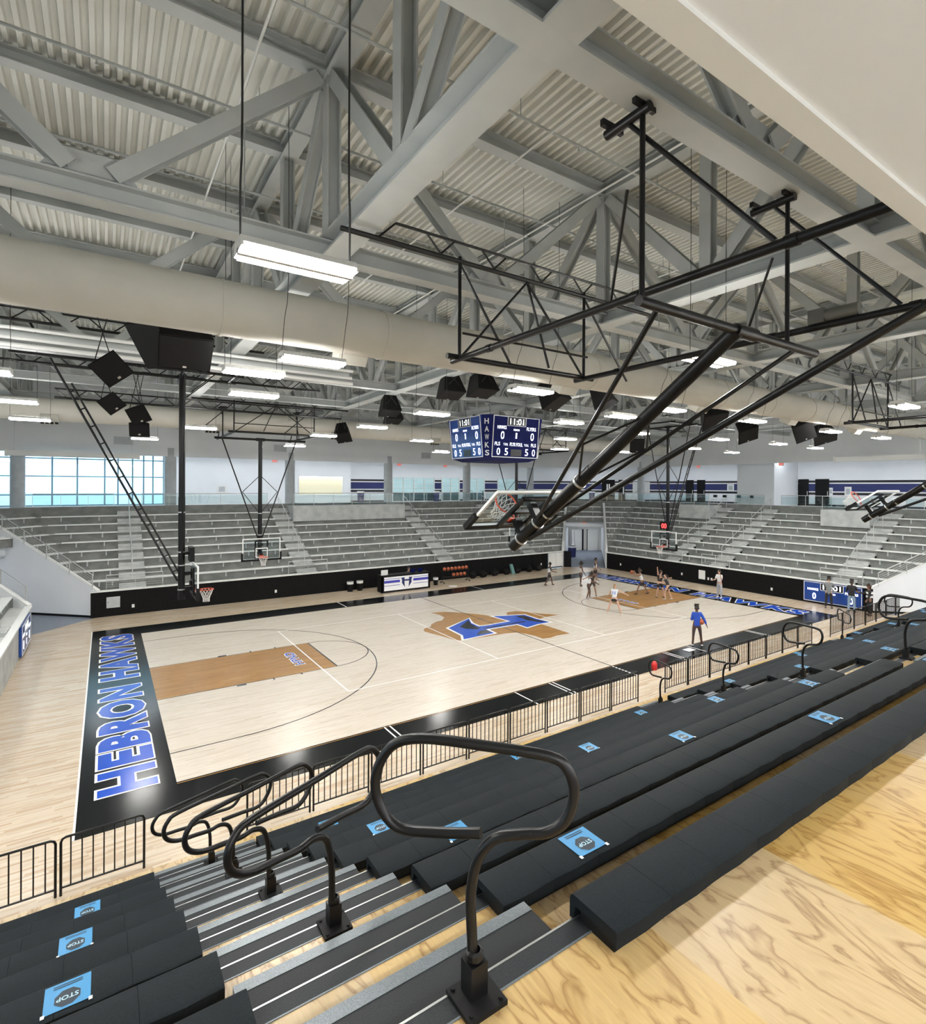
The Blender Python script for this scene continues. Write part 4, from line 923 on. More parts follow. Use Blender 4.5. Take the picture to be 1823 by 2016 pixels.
# ---- blue STOP sheets taped to every other row
secof = lambda x: 'left' if x < -.6 else 'middle' if x < 11.3 else 'third' if x < 23.4 else 'far right'
def sheet(x, i, lab):
    y = yf(i) - .185; z = sz(i) + .003
    t = thing('notice_sheet', lab, 'notice', (x, y, z), 'blue notices taped to the benches')
    w_, h_ = .142, .135
    m = MB(); m.box(x - w_, x + w_, y - h_, y + h_, z, z + .0015)
    m.build('blue_paper', 'blue_vinyl', t)
    m = MB(); r = .085; m.poly([(x + r * 1.0 * math.cos(math.pi / 8 + k * math.pi / 4), y - .035 + r * math.sin(math.pi / 8 + k * math.pi / 4), z + .003) for k in range(8)])
    m.build('stop_octagon', 'decal', t)
    m = MB(); text(m, 'STOP', (x, y - .057, z + .004), (1, 0, 0), (0, 1, 0), .042, .135, bold=.015); m.xf(Matrix.Translation((x, y - .035, 0)) @ Matrix.Rotation(math.pi, 4, 'Z') @ Matrix.Translation((-x, -(y - .035), 0)))
    m.build('stop_word', 'decal_w', t)
    m = MB()
    for q in range(2): m.poly([(x - .09, y + .082 - .0 + q * .02, z + .003), (x + .09, y + .082 + q * .02, z + .003), (x + .09, y + .092 + q * .02, z + .003), (x - .09, y + .092 + q * .02, z + .003)])
    m.build('text_lines', 'decal', t)
    m = MB()
    for sx in (-1, 1): m.box(x + sx * w_ - .012, x + sx * w_ + .012, y - h_ - .02, y - h_ + .012, z + .001, z + .003)
    m.build('clear_tape', 'cap', t)
    return t
SX = [-1.55, 1.87, 6.03, 10.05, 14.05, 18.5, 22.3, 26.4, 30.4]
for ci, x in enumerate(SX):
    for i in (1, 3, 5, 7):
        if x < -1 and i == 1: continue
        jx = random.uniform(-.06, .06); s = secof(x)
        sheet(x + jx, i, 'blue STOP notice taped on the %s row, %s column of notices from the left' % (rowname[i], ORD[ci]))
for x in (20.33, 25.58, 33.5): sheet(x, 8, 'blue STOP notice on the lowest row, %s' % ('third section' if x < 22 else 'near the farthest aisle' if x < 30 else 'at the far right end'))
# ---- aisle handrails: bent black tube on a bolted socket
RA = [(0, 0), (-.015, .3), (-.02, .5), (.02, .68), (.11, .79), (.24, .835), (.36, .865), (.45, .94), (.49, 1.07), (.46, 1.18), (.37, 1.23), (.05, 1.235), (-.29, 1.225), (-.46, 1.16), (-.55, 1.0), (-.53, .85), (-.42, .745), (-.2, .76), (.03, .80)]
RB = [(0, 0), (.02, .2), (.03, .5), (.09, .72), (.22, .80), (.36, .80), (.55, .84), (.78, .89), (.92, .98), (.96, 1.10), (.91, 1.20), (.78, 1.25), (.17, 1.24), (-.30, 1.235), (-.46, 1.20), (-.57, 1.05), (-.53, .89), (-.38, .77), (-.1, .81), (.18, .85)]
def handrail(x, i, al, shape, lab):
    y = yf(i) - .10; z = dz(i)
    a = math.radians(al); sd = Vector((-math.sin(a), -math.cos(a), 0)); B = Vector((x, y, z))
    t = thing('aisle_handrail', lab, 'handrail', B, 'bent black aisle handrails')
    m = MB(); m.path(smooth_path([B + sd * s + Vector((0, 0, h + .02)) for s, h in shape], 4), .0265, 10); m.build('bent_tube', 'blacksteel', t, True)
    m = MB(); m.box(x - .11, x + .11, y - .13, y + .09, z + .005, z + .03); m.build('floor_plate', 'blackmatte', t)
    m = MB(); m.box(x - .048, x + .048, y - .048, y + .048, z + .03, z + .19); m.lathe([(.036, .19), (.045, .2), (.045, .23), (.03, .24)], B, 10); m.build('socket', 'blacksteel', t)
    m = MB()
    for sx in (-1, 1):
        for sy in (-1, 1): m.lathe([(.012, .03), (.012, .042), (.001, .042)], (x + sx * .085, y - .02 + sy * .085, z), 6)
    m.build('bolt', 'blackmatte', t)
    return t
handrail(.155, 0, -38, RA, 'big black bent handrail nearest the viewer, on the top row')
for i, al, nm in ((2, 63, 'second'), (4, 66, 'third'), (6, 68, 'fourth'), (8, 68, 'fifth')): handrail(.155, i, al, RB, 'black bent handrail in the nearest aisle, %s one down from the viewer' % nm)
for i, nm in ((2, 'highest'), (4, 'second highest'), (6, 'third highest'), (8, 'lowest')): handrail(12.2, i, 14, RA, 'black bent handrail in the middle aisle, %s one' % nm)
for i, al, sh, nm in ((4, 12, RA, 'second highest'), (6, 14, RA, 'third highest'), (8, 50, RB, 'lowest')): handrail(24.3, i, al, sh, 'black bent handrail in the farthest aisle, %s one' % nm)
# ---- black baluster fence panels along the floor
def fence(x0, x1, y, lab, n=9):
    t = thing('fence_panel', lab, 'fence', ((x0 + x1) / 2, y, 0), 'black fence panels along the bleachers')
    r = .02; h = .95; k = .07
    m = MB(); m.path([(x0 + r, y, 0), (x0 + r, y, h - k), (x0 + r + k * .3, y, h - k * .3), (x0 + r + k, y, h), (x1 - r - k, y, h), (x1 - r - k * .3, y, h - k * .3), (x1 - r, y, h - k), (x1 - r, y, 0)], r, 8); m.build('panel_frame', 'blacksteel', t, True)
    m = MB(); m.tube((x0 + r, y, .13), (x1 - r, y, .13), .016, 6); m.build('lower_rail', 'blacksteel', t)
    for q in range(n):
        x = x0 + (x1 - x0) * (q + 1) / (n + 1)
        m = MB(); m.tube((x, y, .13), (x, y, h), .0115, 5); m.build('baluster', 'blacksteel', t)
    return t
FY = -2.87
for q in range(3): fence(-.72 - 1.23 * (q + 1), -.72 - 1.23 * q - .03, FY, 'black fence panel left of the nearest aisle, %s from the aisle' % ORD[q], 7)
for q in range(9):
    fence(.91 + 1.285 * q, .91 + 1.285 * q + 1.25, FY, 'black fence panel before the middle section, %s from the left' % ORD[q])
for q in range(8): fence(13.75 + 1.27 * q, 13.75 + 1.27 * q + 1.24, FY, 'black fence panel before the third section, %s from the left' % ORD[q])
for q in range(8): fence(25.6 + 1.27 * q, 25.6 + 1.27 * q + 1.24, FY, 'black fence panel before the far right section, %s from the left' % ORD[q])
# plate panel on a fence panel near the far end
m = MB(); m.path([(34.0, -2.95, 0), (34.0, -2.95, 1.5), (35.2, -2.95, 1.5), (35.2, -2.95, 0)], .02, 6)
t = thing('end_gate', 'taller grey filled gate panel at the far right end of the fence', 'gate', (34.6, -2.95, 0)); m.build('gate_frame', 'blacksteel', t)
m = MB(); m.box(34.0, 35.2, -2.96, -2.94, .1, 1.48); m.build('gate_mesh', 'column', t)
# ================================================================== BENCHES AND RAILS OF THE CONCRETE STANDS
def plank(A, B, nrm, z, lab):
    """thin aluminium plank on brackets; A, B front edge on plan, nrm = direction towards the riser"""
    L_ = (B - A).length; d = (B - A).normalized()
    t = thing('bench_plank', lab, 'bench', z3((A + B) / 2, z), 'aluminium benches of the concrete stands')
    m = MB(); p = [z3(A, z - .05), z3(B, z - .05), z3(B + nrm * .36, z - .05), z3(A + nrm * .36, z - .05)]; m.prism(p, (0, 0, .06)); m.build('seat_plank', 'alu', t)
    n = max(2, int(round(L_ / 1.5))); m = MB()
    for q in range(n):
        c = A + d * (L_ * (q + .5) / n)
        m.beam(z3(c + nrm * .10, z - .05), z3(c + nrm * .10, z - .30), .035, .06, d)
    m.build('bracket', 'column', t)
    return t
def span(seg, k, cuts, nm):
    A, na, B, nb, k0 = SEG[seg]; r = rr(k)
    P = A + na * r; Q = B + nb * r; d = (Q - P); Ln = d.length; d.normalize(); nr = Vector((-d.y, d.x, 0))
    e = .22 if seg.startswith(('wedge', 'over')) else .08; segs = [(e, Ln - e)]
    for c0, c1 in cuts:
        out = []
        for s0, s1 in segs:
            if c1 <= s0 or c0 >= s1: out.append((s0, s1)); continue
            if c0 > s0: out.append((s0, c0))
            if c1 < s1: out.append((c1, s1))
        segs = out
    for q, (s0, s1) in enumerate(s for s in segs if s[1] - s[0] > .3):
        plank(P + d * s0, P + d * s1, nr, zp(k), 'aluminium bench, %s row up, %s%s' % (ORD[k], nm, '' if len(segs) == 1 else ', %s part' % ORD[q]))
for k in range(NROW):
    r = rr(k)
    xA = (-1.7 - T8 * r)
    cuts = [(a0 - xA, a1 - xA) for s, a0, a1 in AIS if s == 'far']
    if k >= 6: cuts.append((9.6 - xA, 18.5 - xA))
    span('far', k, cuts, 'far stand')
    yA = 17.55 + T8 * r
    cuts = [(yA - a1, yA - a0) for s, a0, a1 in AIS if s == 'right']
    if k >= 6: cuts += [(yA - 14.7, yA - 11.65), (yA - 3.4, yA - .25)]
    span('right', k, cuts, 'right stand')
    span('left', k, [(12.0 + 1.95, 13.2 + 1.95)], 'left stand')
    for sg, nm in (('wedge_right_a', 'wedge left of the far tunnel'), ('wedge_right_b', 'wedge right of the far tunnel'), ('wedge_left_a', 'wedge beside the left stand'), ('wedge_left_b', 'wedge at the left end of the far stand')):
        if k: span(sg, k, [], nm)
    if k: span('wedge_near', k, [], 'wedge at the near end of the right stand')
    if k >= 5:
        span('over_right', k, [], 'rows over the far tunnel'); span('over_left', k, [], 'rows over the left tunnel')
# guard rails with glass along the concourse edge
def guard(A, B, z, lab, h=.92, glass=True, step=1.5, sl=0.0, cat='railing'):
    """rail from A to B (plan vectors); sl = height difference of the far end"""
    t = thing('guard_rail', lab, cat, z3((A + B) / 2, z)); Ln = (B - A).length; d = (B - A).normalized(); n = max(1, int(round(Ln / step)))
    at_ = lambda q, dz_: Vector(z3(A + d * (Ln * q), z + sl * q + dz_))
    m = MB(); m.tube(at_(0, h), at_(1, h), .024, 8); m.build('top_rail', 'rail', t, True)
    for q in range(n + 1):
        m = MB(); m.beam(at_(q / n, 0), at_(q / n, h), .05, .02, d); m.build('rail_post', 'rail', t)
    if glass:
        m = MB(); m.prism([at_(0, .08), at_(1, .08), at_(1, h - .08), at_(0, h - .08)], Vector((-d.y, d.x, 0)) * .012); m.build('glass_panel', 'glass_rail', t)
    else:
        m = MB()
        for f in (.2, .35, .5, .65, .8): m.tube(at_(0, h * f), at_(1, h * f), .008, 5)
        m.build('infill_wire', 'rail', t)
    return t
R8 = 7.68
F = lambda x, y: Vector((x, y, 0))
guard(F(-1.7 - T8 * R8, 27.68), F(-.9, 27.68), 5.42, 'glass guard rail in front of the window wall', .78)
guard(F(.55, 27.68), F(8.3, 27.68), 5.42, 'glass guard rail in front of the plain white wall', .78)
guard(F(9.7, 25.95), F(18.4, 25.95), 5.30, 'glass guard rail on the platform below the lit display case', .92)
guard(F(19.8, 27.68), F(26.3, 27.68), 5.42, 'glass guard rail below the scoreboard, before the shopfronts', .78)
guard(F(27.7, 27.68), F(30.4 + T8 * R8, 27.68), 5.42, 'glass guard rail at the right end of the far stand', .78)
A_, B_ = V2(P3) + n45R * R8, V2(P4) + n45R * R8
guard(V2(P3) + Vector((T8, 1, 0)) * R8, V2(P4) + Vector((1, T8, 0)) * R8, 5.42, 'glass guard rail over the far corner tunnel', .78)
guard(F(XW1 + R8, 20.6), F(XW1 + R8, 14.7), 5.42, 'glass guard rail at the corner end of the right stand', .78)
guard(F(38.7, 14.5), F(38.7, 11.8), 5.30, 'glass guard rail on the right stand platform near the corner', .92)
guard(F(XW1 + R8, 10.6), F(XW1 + R8, 8.2), 5.42, 'glass guard rail between two aisles of the right stand', .78)
guard(F(XW1 + R8, 6.9), F(XW1 + R8, 3.4), 5.42, 'glass guard rail before the black double doors at the right', .78)
guard(F(38.7, 3.2), F(38.7, .4), 5.30, 'glass guard rail on the right stand platform behind the folded hoop', .92)
guard(F(XW1 + R8, -1.0), F(XW1 + R8, -1.95), 5.42, 'short glass guard rail at the near end of the right stand', .78)
# sloping rails on the tunnel walls and aisles
for base, n_, lab in ((P2, n45L, 'sloping steel rail on the big white wall at the left end'), (P1, n45L, 'sloping steel rail on the near white wall at the far left')):
    guard(V2(base) + n_ * .25, V2(base) + n_ * 7.2, 1.42, lab, .75, False, 1.3, 3.66)
for base, n_, lab in ((P3, n45R, 'sloping steel rail left of the far tunnel'), (P4, n45R, 'sloping steel rail right of the far tunnel')):
    guard(V2(base) + n_ * .25, V2(base) + n_ * 5.4, 1.42, lab, .7, False, 1.3, 2.7)
guard(Vector((XW1, -1.95, 0)) + Vector((S2, -S2, 0)) * .25, Vector((XW1, -1.95, 0)) + Vector((S2, -S2, 0)) * 7.2, 1.42, 'sloping steel rail on the white end wall of the right stand', .75, False, 1.3, 3.66)
for i, (x0, x1) in enumerate(((-1.3, 1.2), (7.8, 10.2), (18.0, 20.4), (25.9, 28.2))):
    guard(F(x0, 20.12), F(x1, 20.12), 1.35, 'short steel rail at the foot of the far stand, %s aisle from the left' % ORD[i], .75, False, 1.2)
for i, (y0, y1) in enumerate(((12.2, 10.2), (8.6, 6.5), (.8, -1.4))):
    guard(F(XW1 + .12, y0), F(XW1 + .12, y1), 1.35, 'short steel rail at the foot of the right stand, %s aisle from the corner' % ORD[i], .75, False, 1.2)
for i, (sgn, a0, a1) in enumerate(AIS[:7]):
    c_ = (a0 + a1) / 2
    for a, b, w_ in ((.9, 3.6, 'lower'), (4.6, 7.4, 'upper')):
        za, zb2 = 1.3 + .512 * a, 1.3 + .512 * b
        A, B = (F(c_, 20 + a), F(c_, 20 + b)) if sgn == 'far' else (F(XW1 + a, c_), F(XW1 + b, c_))
        t = thing('stair_rail', '%s steel stair rail of the %s %s stand aisle %s' % (w_, ORD[i] if sgn == 'far' else ORD[i - 4], sgn, 'from the left' if sgn == 'far' else 'from the corner'), 'handrail', z3(A, za), 'stair rails of the concrete stands')
        m = MB(); m.path([z3(A, za - .05), z3(A, za + .88), z3(B, zb2 + .88), z3(B, zb2 - .05)], .021, 7); m.build('bent_tube', 'rail', t, True)
        m = MB(); mid = (A + B) / 2; m.tube(z3(mid, (za + zb2) / 2 - .05), z3(mid, (za + zb2) / 2 + .87), .018, 6); m.build('middle_post', 'rail', t)
# ================================================================== COURTSIDE THINGS
# scorer's table with lit front panel
t = thing('scorer_table', "long black scorer's table with lit white and navy front panel", 'table', (14.6, 18.0, 0))
m = MB(); m.box(12.9, 16.35, 17.78, 18.5, 1.04, 1.1); m.build('table_top', 'blackmatte', t)
m = MB(); m.box(12.9, 16.35, 17.8, 17.86, 0.02, 1.06); m.box(12.9, 12.97, 17.8, 18.5, .02, 1.06); m.box(16.28, 16.35, 17.8, 18.5, .02, 1.06); tb = m.build('table_body', 'blackmatte', t)
m = MB(); m.poly([(13.06, 17.795, .12), (16.2, 17.795, .12), (16.2, 17.795, .98), (13.06, 17.795, .98)]); m.build('lit_panel', mat('lit_white_panel', (.8, .8, .8), .4, emit=(.95, .97, 1), emit_s=.12), tb)
m = MB()
for z0, z1 in ((.60, .76), (.42, .45), (.84, .87)):
    for x0, x1 in ((13.06, 14.15), (15.1, 16.2)): m.poly([(x0, 17.79, z0), (x1, 17.79, z0), (x1, 17.79, z1), (x0, 17.79, z1)])
m.build('panel_stripe', mat('panel_navy', (.03, .03, .20), .4, emit=(.03, .03, .30), emit_s=.5), tb)
m = MB(); q = lambda pts: m.poly([(14.63 + a, 17.785, .55 + b) for a, b in pts])
q([(-.42, .32), (-.16, .34), (-.16, -.02), (-.13, -.30), (-.34, -.02), (-.34, .22)]); q([(.42, .32), (.16, .34), (.16, -.02), (.13, -.30), (.34, -.02), (.34, .22)]); q([(-.16, .10), (.16, .10), (.16, .20), (-.16, .20)])
m.build('panel_emblem', 'navy', tb)
m = MB(); m.box(12.95, 13.4, 18.0, 18.05, 1.1, 1.42); tag(m.build('counter_sign', 'cap'), "small white board standing on the left end of the scorer's table", 'sign')
for i, x in enumerate((15.2, 15.75)):
    t = thing('laptop', "dark laptop on the scorer's table, %s one" % ('left', 'right')[i], 'laptop', (x, 18.2, 1.1))
    m = MB(); m.box(x - .17, x + .17, 18.1, 18.33, 1.1, 1.115); m.build('base', 'blackmatte', t)
    m = MB(); m.prism([(x - .17, 18.09, 1.115), (x + .17, 18.09, 1.115), (x + .17, 18.03, 1.34), (x - .17, 18.03, 1.34)], (0, .012, .004)); m.build('screen', 'scorenavy', t)
def chair(x, y, lab, d=1):
    t = thing('folding_chair', lab, 'chair', (x, y, 0))
    m = MB(); m.box(x - .22, x + .22, y - .2, y + .22, .43, .46); m.build('seat', 'blackmatte', t)
    m = MB(); m.box(x - .22, x + .22, y + d * .22, y + d * .25, .62, .88); m.build('backrest', 'blackmatte', t)
    for sx in (-.2, .2):
        for sy in (-.18, .2): m = MB(); m.tube((x + sx, y + sy, 0), (x + sx, y + sy, .45 if sy * d < 0 else .88), .012, 6); m.build('leg', 'blacksteel', t)
chair(15.3, 18.95, "black folding chair behind the right end of the scorer's table")
chair(13.9, 18.95, "black folding chair behind the left part of the scorer's table")
# ball rack
t = thing('ball_rack', 'black wheeled rack of orange basketballs against the far wall', 'rack', (18.9, 18.75, 0))
m = MB()
for z in (.42, .86):
    for y in (18.62, 18.86): m.tube((17.85, y, z), (19.95, y, z), .015, 6)
m.build('shelf_rail', 'blacksteel', t)
for x in (17.85, 19.95):
    m = MB(); m.tube((x, 18.74, .1), (x, 18.74, .95), .02, 6); m.tube((x, 18.5, .1), (x, 18.98, .1), .018, 6)
    for z in (.42, .86): m.tube((x, 18.6, z), (x, 18.88, z), .015, 6)
    m.build('end_frame', 'blacksteel', t)
    for y in (18.52, 18.96): m = MB(); m.lathe([(.001, -.02), (.05, -.02), (.05, .02), (.001, .02)], (x, y, .055), 10, (1, 0, 0)); m.build('caster', 'blackmatte', t)
def basketball(c, lab, r=.121, g=None):
    m = MB(); m.ball(c, r, 16); o = m.build('basketball', 'ball', None, True); tag(o, lab, 'ball', g)
    m = MB()
    for a in (Vector((1, 0, 0)), Vector((0, 1, 0)), Vector((0, 0, 1))):
        u = a.orthogonal().normalized(); v = a.cross(u); m.path([Vector(c) + (u * math.cos(2 * math.pi * k / 20) + v * math.sin(2 * math.pi * k / 20)) * r for k in range(20)], .003, 4, True)
    m.build('ball_seam', 'blackmatte', o)
    return o
for i in range(7): basketball((18.0 + .3 * i, 18.74, .99), 'orange basketball on the top rail of the rack, %s from the left' % ORD[i], .121, 'basketballs on the rack')
for i in range(4): basketball((18.75 + .3 * i, 18.74, .55), 'orange basketball on the lower rail of the rack, %s from the left' % ORD[i], .121, 'basketballs on the rack')
# bins
def bin_(x, y, lab, h=.62, r=.2, mt='blackmatte', z=0):
    t = thing('waste_bin', lab, 'bin', (x, y, z)); m = MB(); m.lathe([(.001, 0), (r * .82, 0), (r, h), (r * .93, h), (r * .8, .05)], (x, y, z), 16); m.build('bin_body', mt, t, True)
    m = MB(); m.lathe([(r * 1.03, h - .14), (r * 1.05, h + .01), (r * .94, h + .015), (r * .93, h - .1)], (x, y, z), 16); m.build('bin_liner', 'cap', t, True)
bin_(11.5, 19.55, 'black bin with white liner against the far wall, left one of a pair'); bin_(12.15, 19.55, 'black bin with white liner against the far wall, right one of a pair')
bin_(17.2, 18.55, 'black bin with white liner between scorer\'s table and ball rack', .5, .17)
m = MB(); m.lathe([(.001, .0), (.3, .0), (.3, .012), (.001, .014)], (17.95, 17.5, 0), 18); tag(m.build('floor_disc', 'whiteline'), 'flat pale disc lying on the floor before the ball rack', 'disc')
# bags along the wall
for i, (x, y, s, mt, w_) in enumerate(((20.75, 19.3, .42, 'blackmatte', 'small dark'), (21.7, 19.35, .6, 'speaker', 'bulky dark'), (22.8, 19.4, .55, 'blackmatte', 'tall dark'), (23.9, 19.4, .5, 'speaker', 'slumped dark'), (25.0, 19.45, .55, 'blackmatte', 'wide dark'), (26.2, 19.45, .5, 'speaker', 'upright dark'), (27.2, 19.5, .6, 'blackmatte', 'low dark'))):
    t = thing('sports_bag', '%s sports bag on the floor by the far wall, %s from the ball rack' % (w_, ORD[i]), 'bag', (x, y, 0), 'sports bags along the far wall')
    m = MB(); m.lathe([(.001, -s * .5), (.16, -s * .5), (.22, -s * .3), (.23, s * .2), (.18, s * .48), (.001, s * .5)], (x, y, .225), 14, (1, .2, 0)); m.build('bag_body', mt, t, True)
    m = MB(); m.path([(x - .15, y, .40), (x - .1, y - .03, .52), (x + .1, y - .03, .52), (x + .15, y, .40)], .014, 6); m.build('bag_handle', 'cable', t)
m = MB(); m.prism([(24.3, 19.15, .02), (24.6, 19.15, .02), (24.5, 19.4, .75), (24.3, 19.4, .75)], (0, .18, 0)); tag(m.build('jacket', mat('teal_cloth', (.12, .25, .24), .8)), 'pale teal jacket heaped on a bag by the far wall', 'jacket')
# white gate and black corner pad before the tunnel
t = thing('double_gate', 'white double gate in the low wall left of the far tunnel', 'gate', (29.45, 20.0, 0))
for i, (a, b) in enumerate(((28.62, 29.44), (29.46, 30.25))):
    m = MB(); m.box(a, b, 19.9, 19.96, .12, 1.25); l = m.build('gate_leaf', 'cap', t)
    m = MB()
    for z in (.3, 1.0): m.box(a + .03 if not i else b - .28, a + .28 if not i else b - .03, 19.88, 19.9, z, z + .04)
    m.build('hinge', 'galv', l)
m = MB(); m.prism([(30.3, 19.88, .02), (30.75, 19.45, .02), (30.85, 19.55, .02), (30.4, 19.98, .02)], (0, 0, 1.33)); tag(m.build('corner_pad', 'blackpad'), 'upright black pad on the left corner of the far tunnel', 'pad')
# wall plates
def plate(x, y, z, w_, h, ax, mt, lab, cat, name):
    m = MB()
    if ax == 'y': m.box(x - w_ / 2, x + w_ / 2, y - .02, y, z - h / 2, z + h / 2)
    else: m.box(x - .02, x, y - w_ / 2, y + w_ / 2, z - h / 2, z + h / 2)
    o = m.build(name, mt); tag(o, lab, cat); return o
ap = plate(-1.0, 20.0, .71, .58, .56, 'y', 'column', 'grey access panel in the black wall at far left', 'panel', 'access_panel')
m = MB(); m.box(-1.24, -1.2, 19.972, 19.98, .70, .73); m.build('panel_latch', 'blackmatte', ap)
for x, lab in ((-.14, 'beside the grey access panel'), (7.04, 'left of the two bins'), (27.9, 'left of the white gate')): plate(x, 20.0, .42, .12, .17, 'y', 'cap', 'white outlet plate in the far black wall ' + lab, 'outlet', 'outlet_plate')
for y, z, lab in ((3.59, .42, 'left of the lit blue panel'), (8.0, .45, 'beside the white wall board'), (7.75, .45, 'second one beside the white wall board'), (10.13, .5, 'behind the dark-shirted players'), (15.9, .5, 'near the far tunnel')): plate(XW1, y, z, .12, .17, 'x', 'cap', 'white outlet plate in the right black wall ' + lab, 'outlet', 'outlet_plate')
plate(XW1, 8.5, .66, .5, .62, 'x', 'cap', 'white board on the right black wall', 'panel', 'wall_board')
# lit blue score panels on the low walls
def wallscore(o, xd, L_, lab, full):
    t = thing('wall_scoreboard', lab, 'scoreboard', o); xd = Vector(xd); up = Vector((0, 0, 1)); n = xd.cross(up); O = Vector(o)
    m = MB(); m.prism([O - xd * L_ / 2, O + xd * L_ / 2, O + xd * L_ / 2 + n * .09, O - xd * L_ / 2 + n * .09], (0, 0, 1.16)); b = m.build('cabinet', 'scoreblue', t)
    P = lambda x, z, k=.095: O + xd * x + up * z + n * k
    m = MB(); h = L_ / 2 - .03
    for a, c_ in (((-h, .03), (h, .03)), ((-h, 1.13), (h, 1.13)), ((-h, .03), (-h, 1.13)), ((h, .03), (h, 1.13)), ((-.6, .72), (.6, .72)), ((-.6, .72), (-.6, 1.12)), ((.6, .72), (.6, 1.12))): m.beam(P(*a), P(*c_), .03, .02, n)
    m.build('white_border', 'cap', b)
    m = MB(); m.poly([P(-.58, .74), P(.58, .74), P(.58, 1.1), P(-.58, 1.1)]); m.build('digit_window', 'darkpane', b)
    m = MB(); T = lambda s, x, z, hh, w_: text(m, s, P(x, z, .1), xd, up, hh, w_, bold=.02)
    T('11:01', 0, .78, .28, .95); T('HAWKS', -1.02, .66, .13, .6); T('FLYERS', 1.02, .66, .13, .66); T('0', -.95, .16, .36, .2); T('0', 1.0, .16, .36, .2); T('PERIOD', 0, .52, .09, .4); T('1', 0, .16, .26, .08)
    m.build('lit_lettering', 'led', b)
wallscore((XW1 - .01, .08, .1), (0, -1, 0), 3.1, 'lit blue scoreboard panel on the right low wall behind three people', True)
wallscore((XW0 + .01, 14.9, .1), (0, 1, 0), 3.0, 'lit blue scoreboard panel on the left low wall, seen edge on', True)
# exit signs
for i, (x, y, lab) in enumerate(((9.1, 28.9, 'above the far stand, left one'), (19.4, 28.9, 'above the far stand, left of the scoreboard'), (24.0, 28.9, 'above the far stand, under the scoreboard'), (41.75, 14.8, 'behind the right basket braces'), (41.75, 7.52, 'above the black double doors at the right'))):
    t = thing('exit_sign', 'small red exit sign hanging ' + lab, 'sign', (x, y, 8.62), 'red exit signs'); f = y > 28
    m = MB(); (m.box(x - .2, x + .2, y - .03, y, 8.5, 8.72) if f else m.box(x - .03, x, y - .2, y + .2, 8.5, 8.72)); m.build('sign_box', 'cap', t)
    m = MB(); text(m, 'EXIT', (x, y - .034, 8.54) if f else (x - .034, y, 8.54), (1, 0, 0) if f else (0, -1, 0), (0, 0, 1), .15, .34, bold=.02); m.build('sign_letters', 'exitred', t)
c = (V2(P3) + V2(P4)) / 2 + n45R * 5.57
t = thing('exit_sign', 'small red exit sign on the white header of the far tunnel', 'sign', z3(c, 3.5), 'red exit signs')
d_ = Vector((S2, -S2, 0)); m = MB(); m.beam(c + Vector((0, 0, 3.45)) - d_ * .22, c + Vector((0, 0, 3.45)) + d_ * .22, .03, .24); m.build('sign_box', 'cap', t)
m = MB(); text(m, 'EXIT', c + Vector((0, 0, 3.37)) - n45R * .02, d_, (0, 0, 1), .16, .36, bold=.02); m.build('sign_letters', 'exitred', t)
# tunnel end: doors, ladder, dark bin
ce = (V2(P3) + V2(P4)) / 2 + n45R * 12.9
for i, (a, b) in enumerate(((-1.35, -.2), (.3, 1.4))):
    t = thing('door_%d' % (i + 2), 'white door leaf at the end of the far tunnel, %s one' % ('left', 'right')[i], 'door', z3(ce + d_ * (a + b) / 2, 0)); t['kind'] = 'structure'
    m = MB(); m.prism([z3(ce + d_ * a - n45R * (.25 + .5 * (1 - i)), 0), z3(ce + d_ * b - n45R * .1, 0), z3(ce + d_ * b, 0), z3(ce + d_ * a - n45R * (.15 + .5 * (1 - i)), 0)], (0, 0, 2.2)); m.build('door_leaf', 'white_w', t)
    m = MB(); e = b if i == 0 else a; m.beam(z3(ce + d_ * e - n45R * .18, 0), z3(ce + d_ * e - n45R * .18, 2.25), .12, .1); m.build('door_jamb', 'blackmatte', t)
bc = V2(P3) + n45R * 6.8 + d_ * .55; bin_(bc.x, bc.y, 'big dark blue bin inside the far tunnel on the left', 1.05, .4, 'navy')
lc = V2(P3) + n45R * 9.5 + d_ * .5
t = thing('step_ladder', 'tall step ladder standing inside the far tunnel', 'ladder', z3(lc, 0))
for s in (-1, 1): m = MB(); m.tube(z3(lc + d_ * .28 * s, 0), z3(lc + d_ * .17 * s + n45R * .25, 2.3), .03, 6); m.build('side_rail', 'column', t); m = MB(); m.tube(z3(lc + d_ * .28 * s + n45R * .9, 0), z3(lc + d_ * .17 * s + n45R * .3, 2.3), .025, 6); m.build('back_leg', 'column', t)
for q in range(7): m = MB(); f = (q + .7) / 7.5; m.beam(z3(lc - d_ * .25 + n45R * .25 * f, 2.3 * f), z3(lc + d_ * .25 + n45R * .25 * f, 2.3 * f), .1, .03); m.build('step', 'cap', t)
# doors and frames on the right concourse
for i, (y0, y1, w_) in enumerate(((9.22, 8.3, 'left one of the right pair'), (7.57, 6.5, 'right one of the right pair'), (20.1, 19.2, 'left one of the pair behind the right basket'), (18.8, 17.9, 'right one of the pair behind the right basket'))):
    if i == 0: y0, y1 = 8.95, 8.1
    t = thing('door_%d' % (i + 4), 'black door on the right concourse, ' + w_, 'door', (oR, (y0 + y1) / 2, 5.27)); t['kind'] = 'structure'
    m = MB(); m.box(oR - .05, oR, y1, y0, 5.27, 7.52); dl = m.build('door_leaf', 'blackmatte', t)
    m = MB(); m.box(oR - .09, oR - .05, y1 + .08, y1 + .12, 6.1, 6.5); m.build('pull_handle', 'galv', dl)
def oncorner(s, off=0):   # point along the corner wall
    a = V2(pF1) if False else Vector((pF1.x, pF1.y, 0)); b = Vector((pR0.x, pR0.y, 0)); d = (b - a).normalized(); return a + d * s + Vector((-S2, -S2, 0)) * off
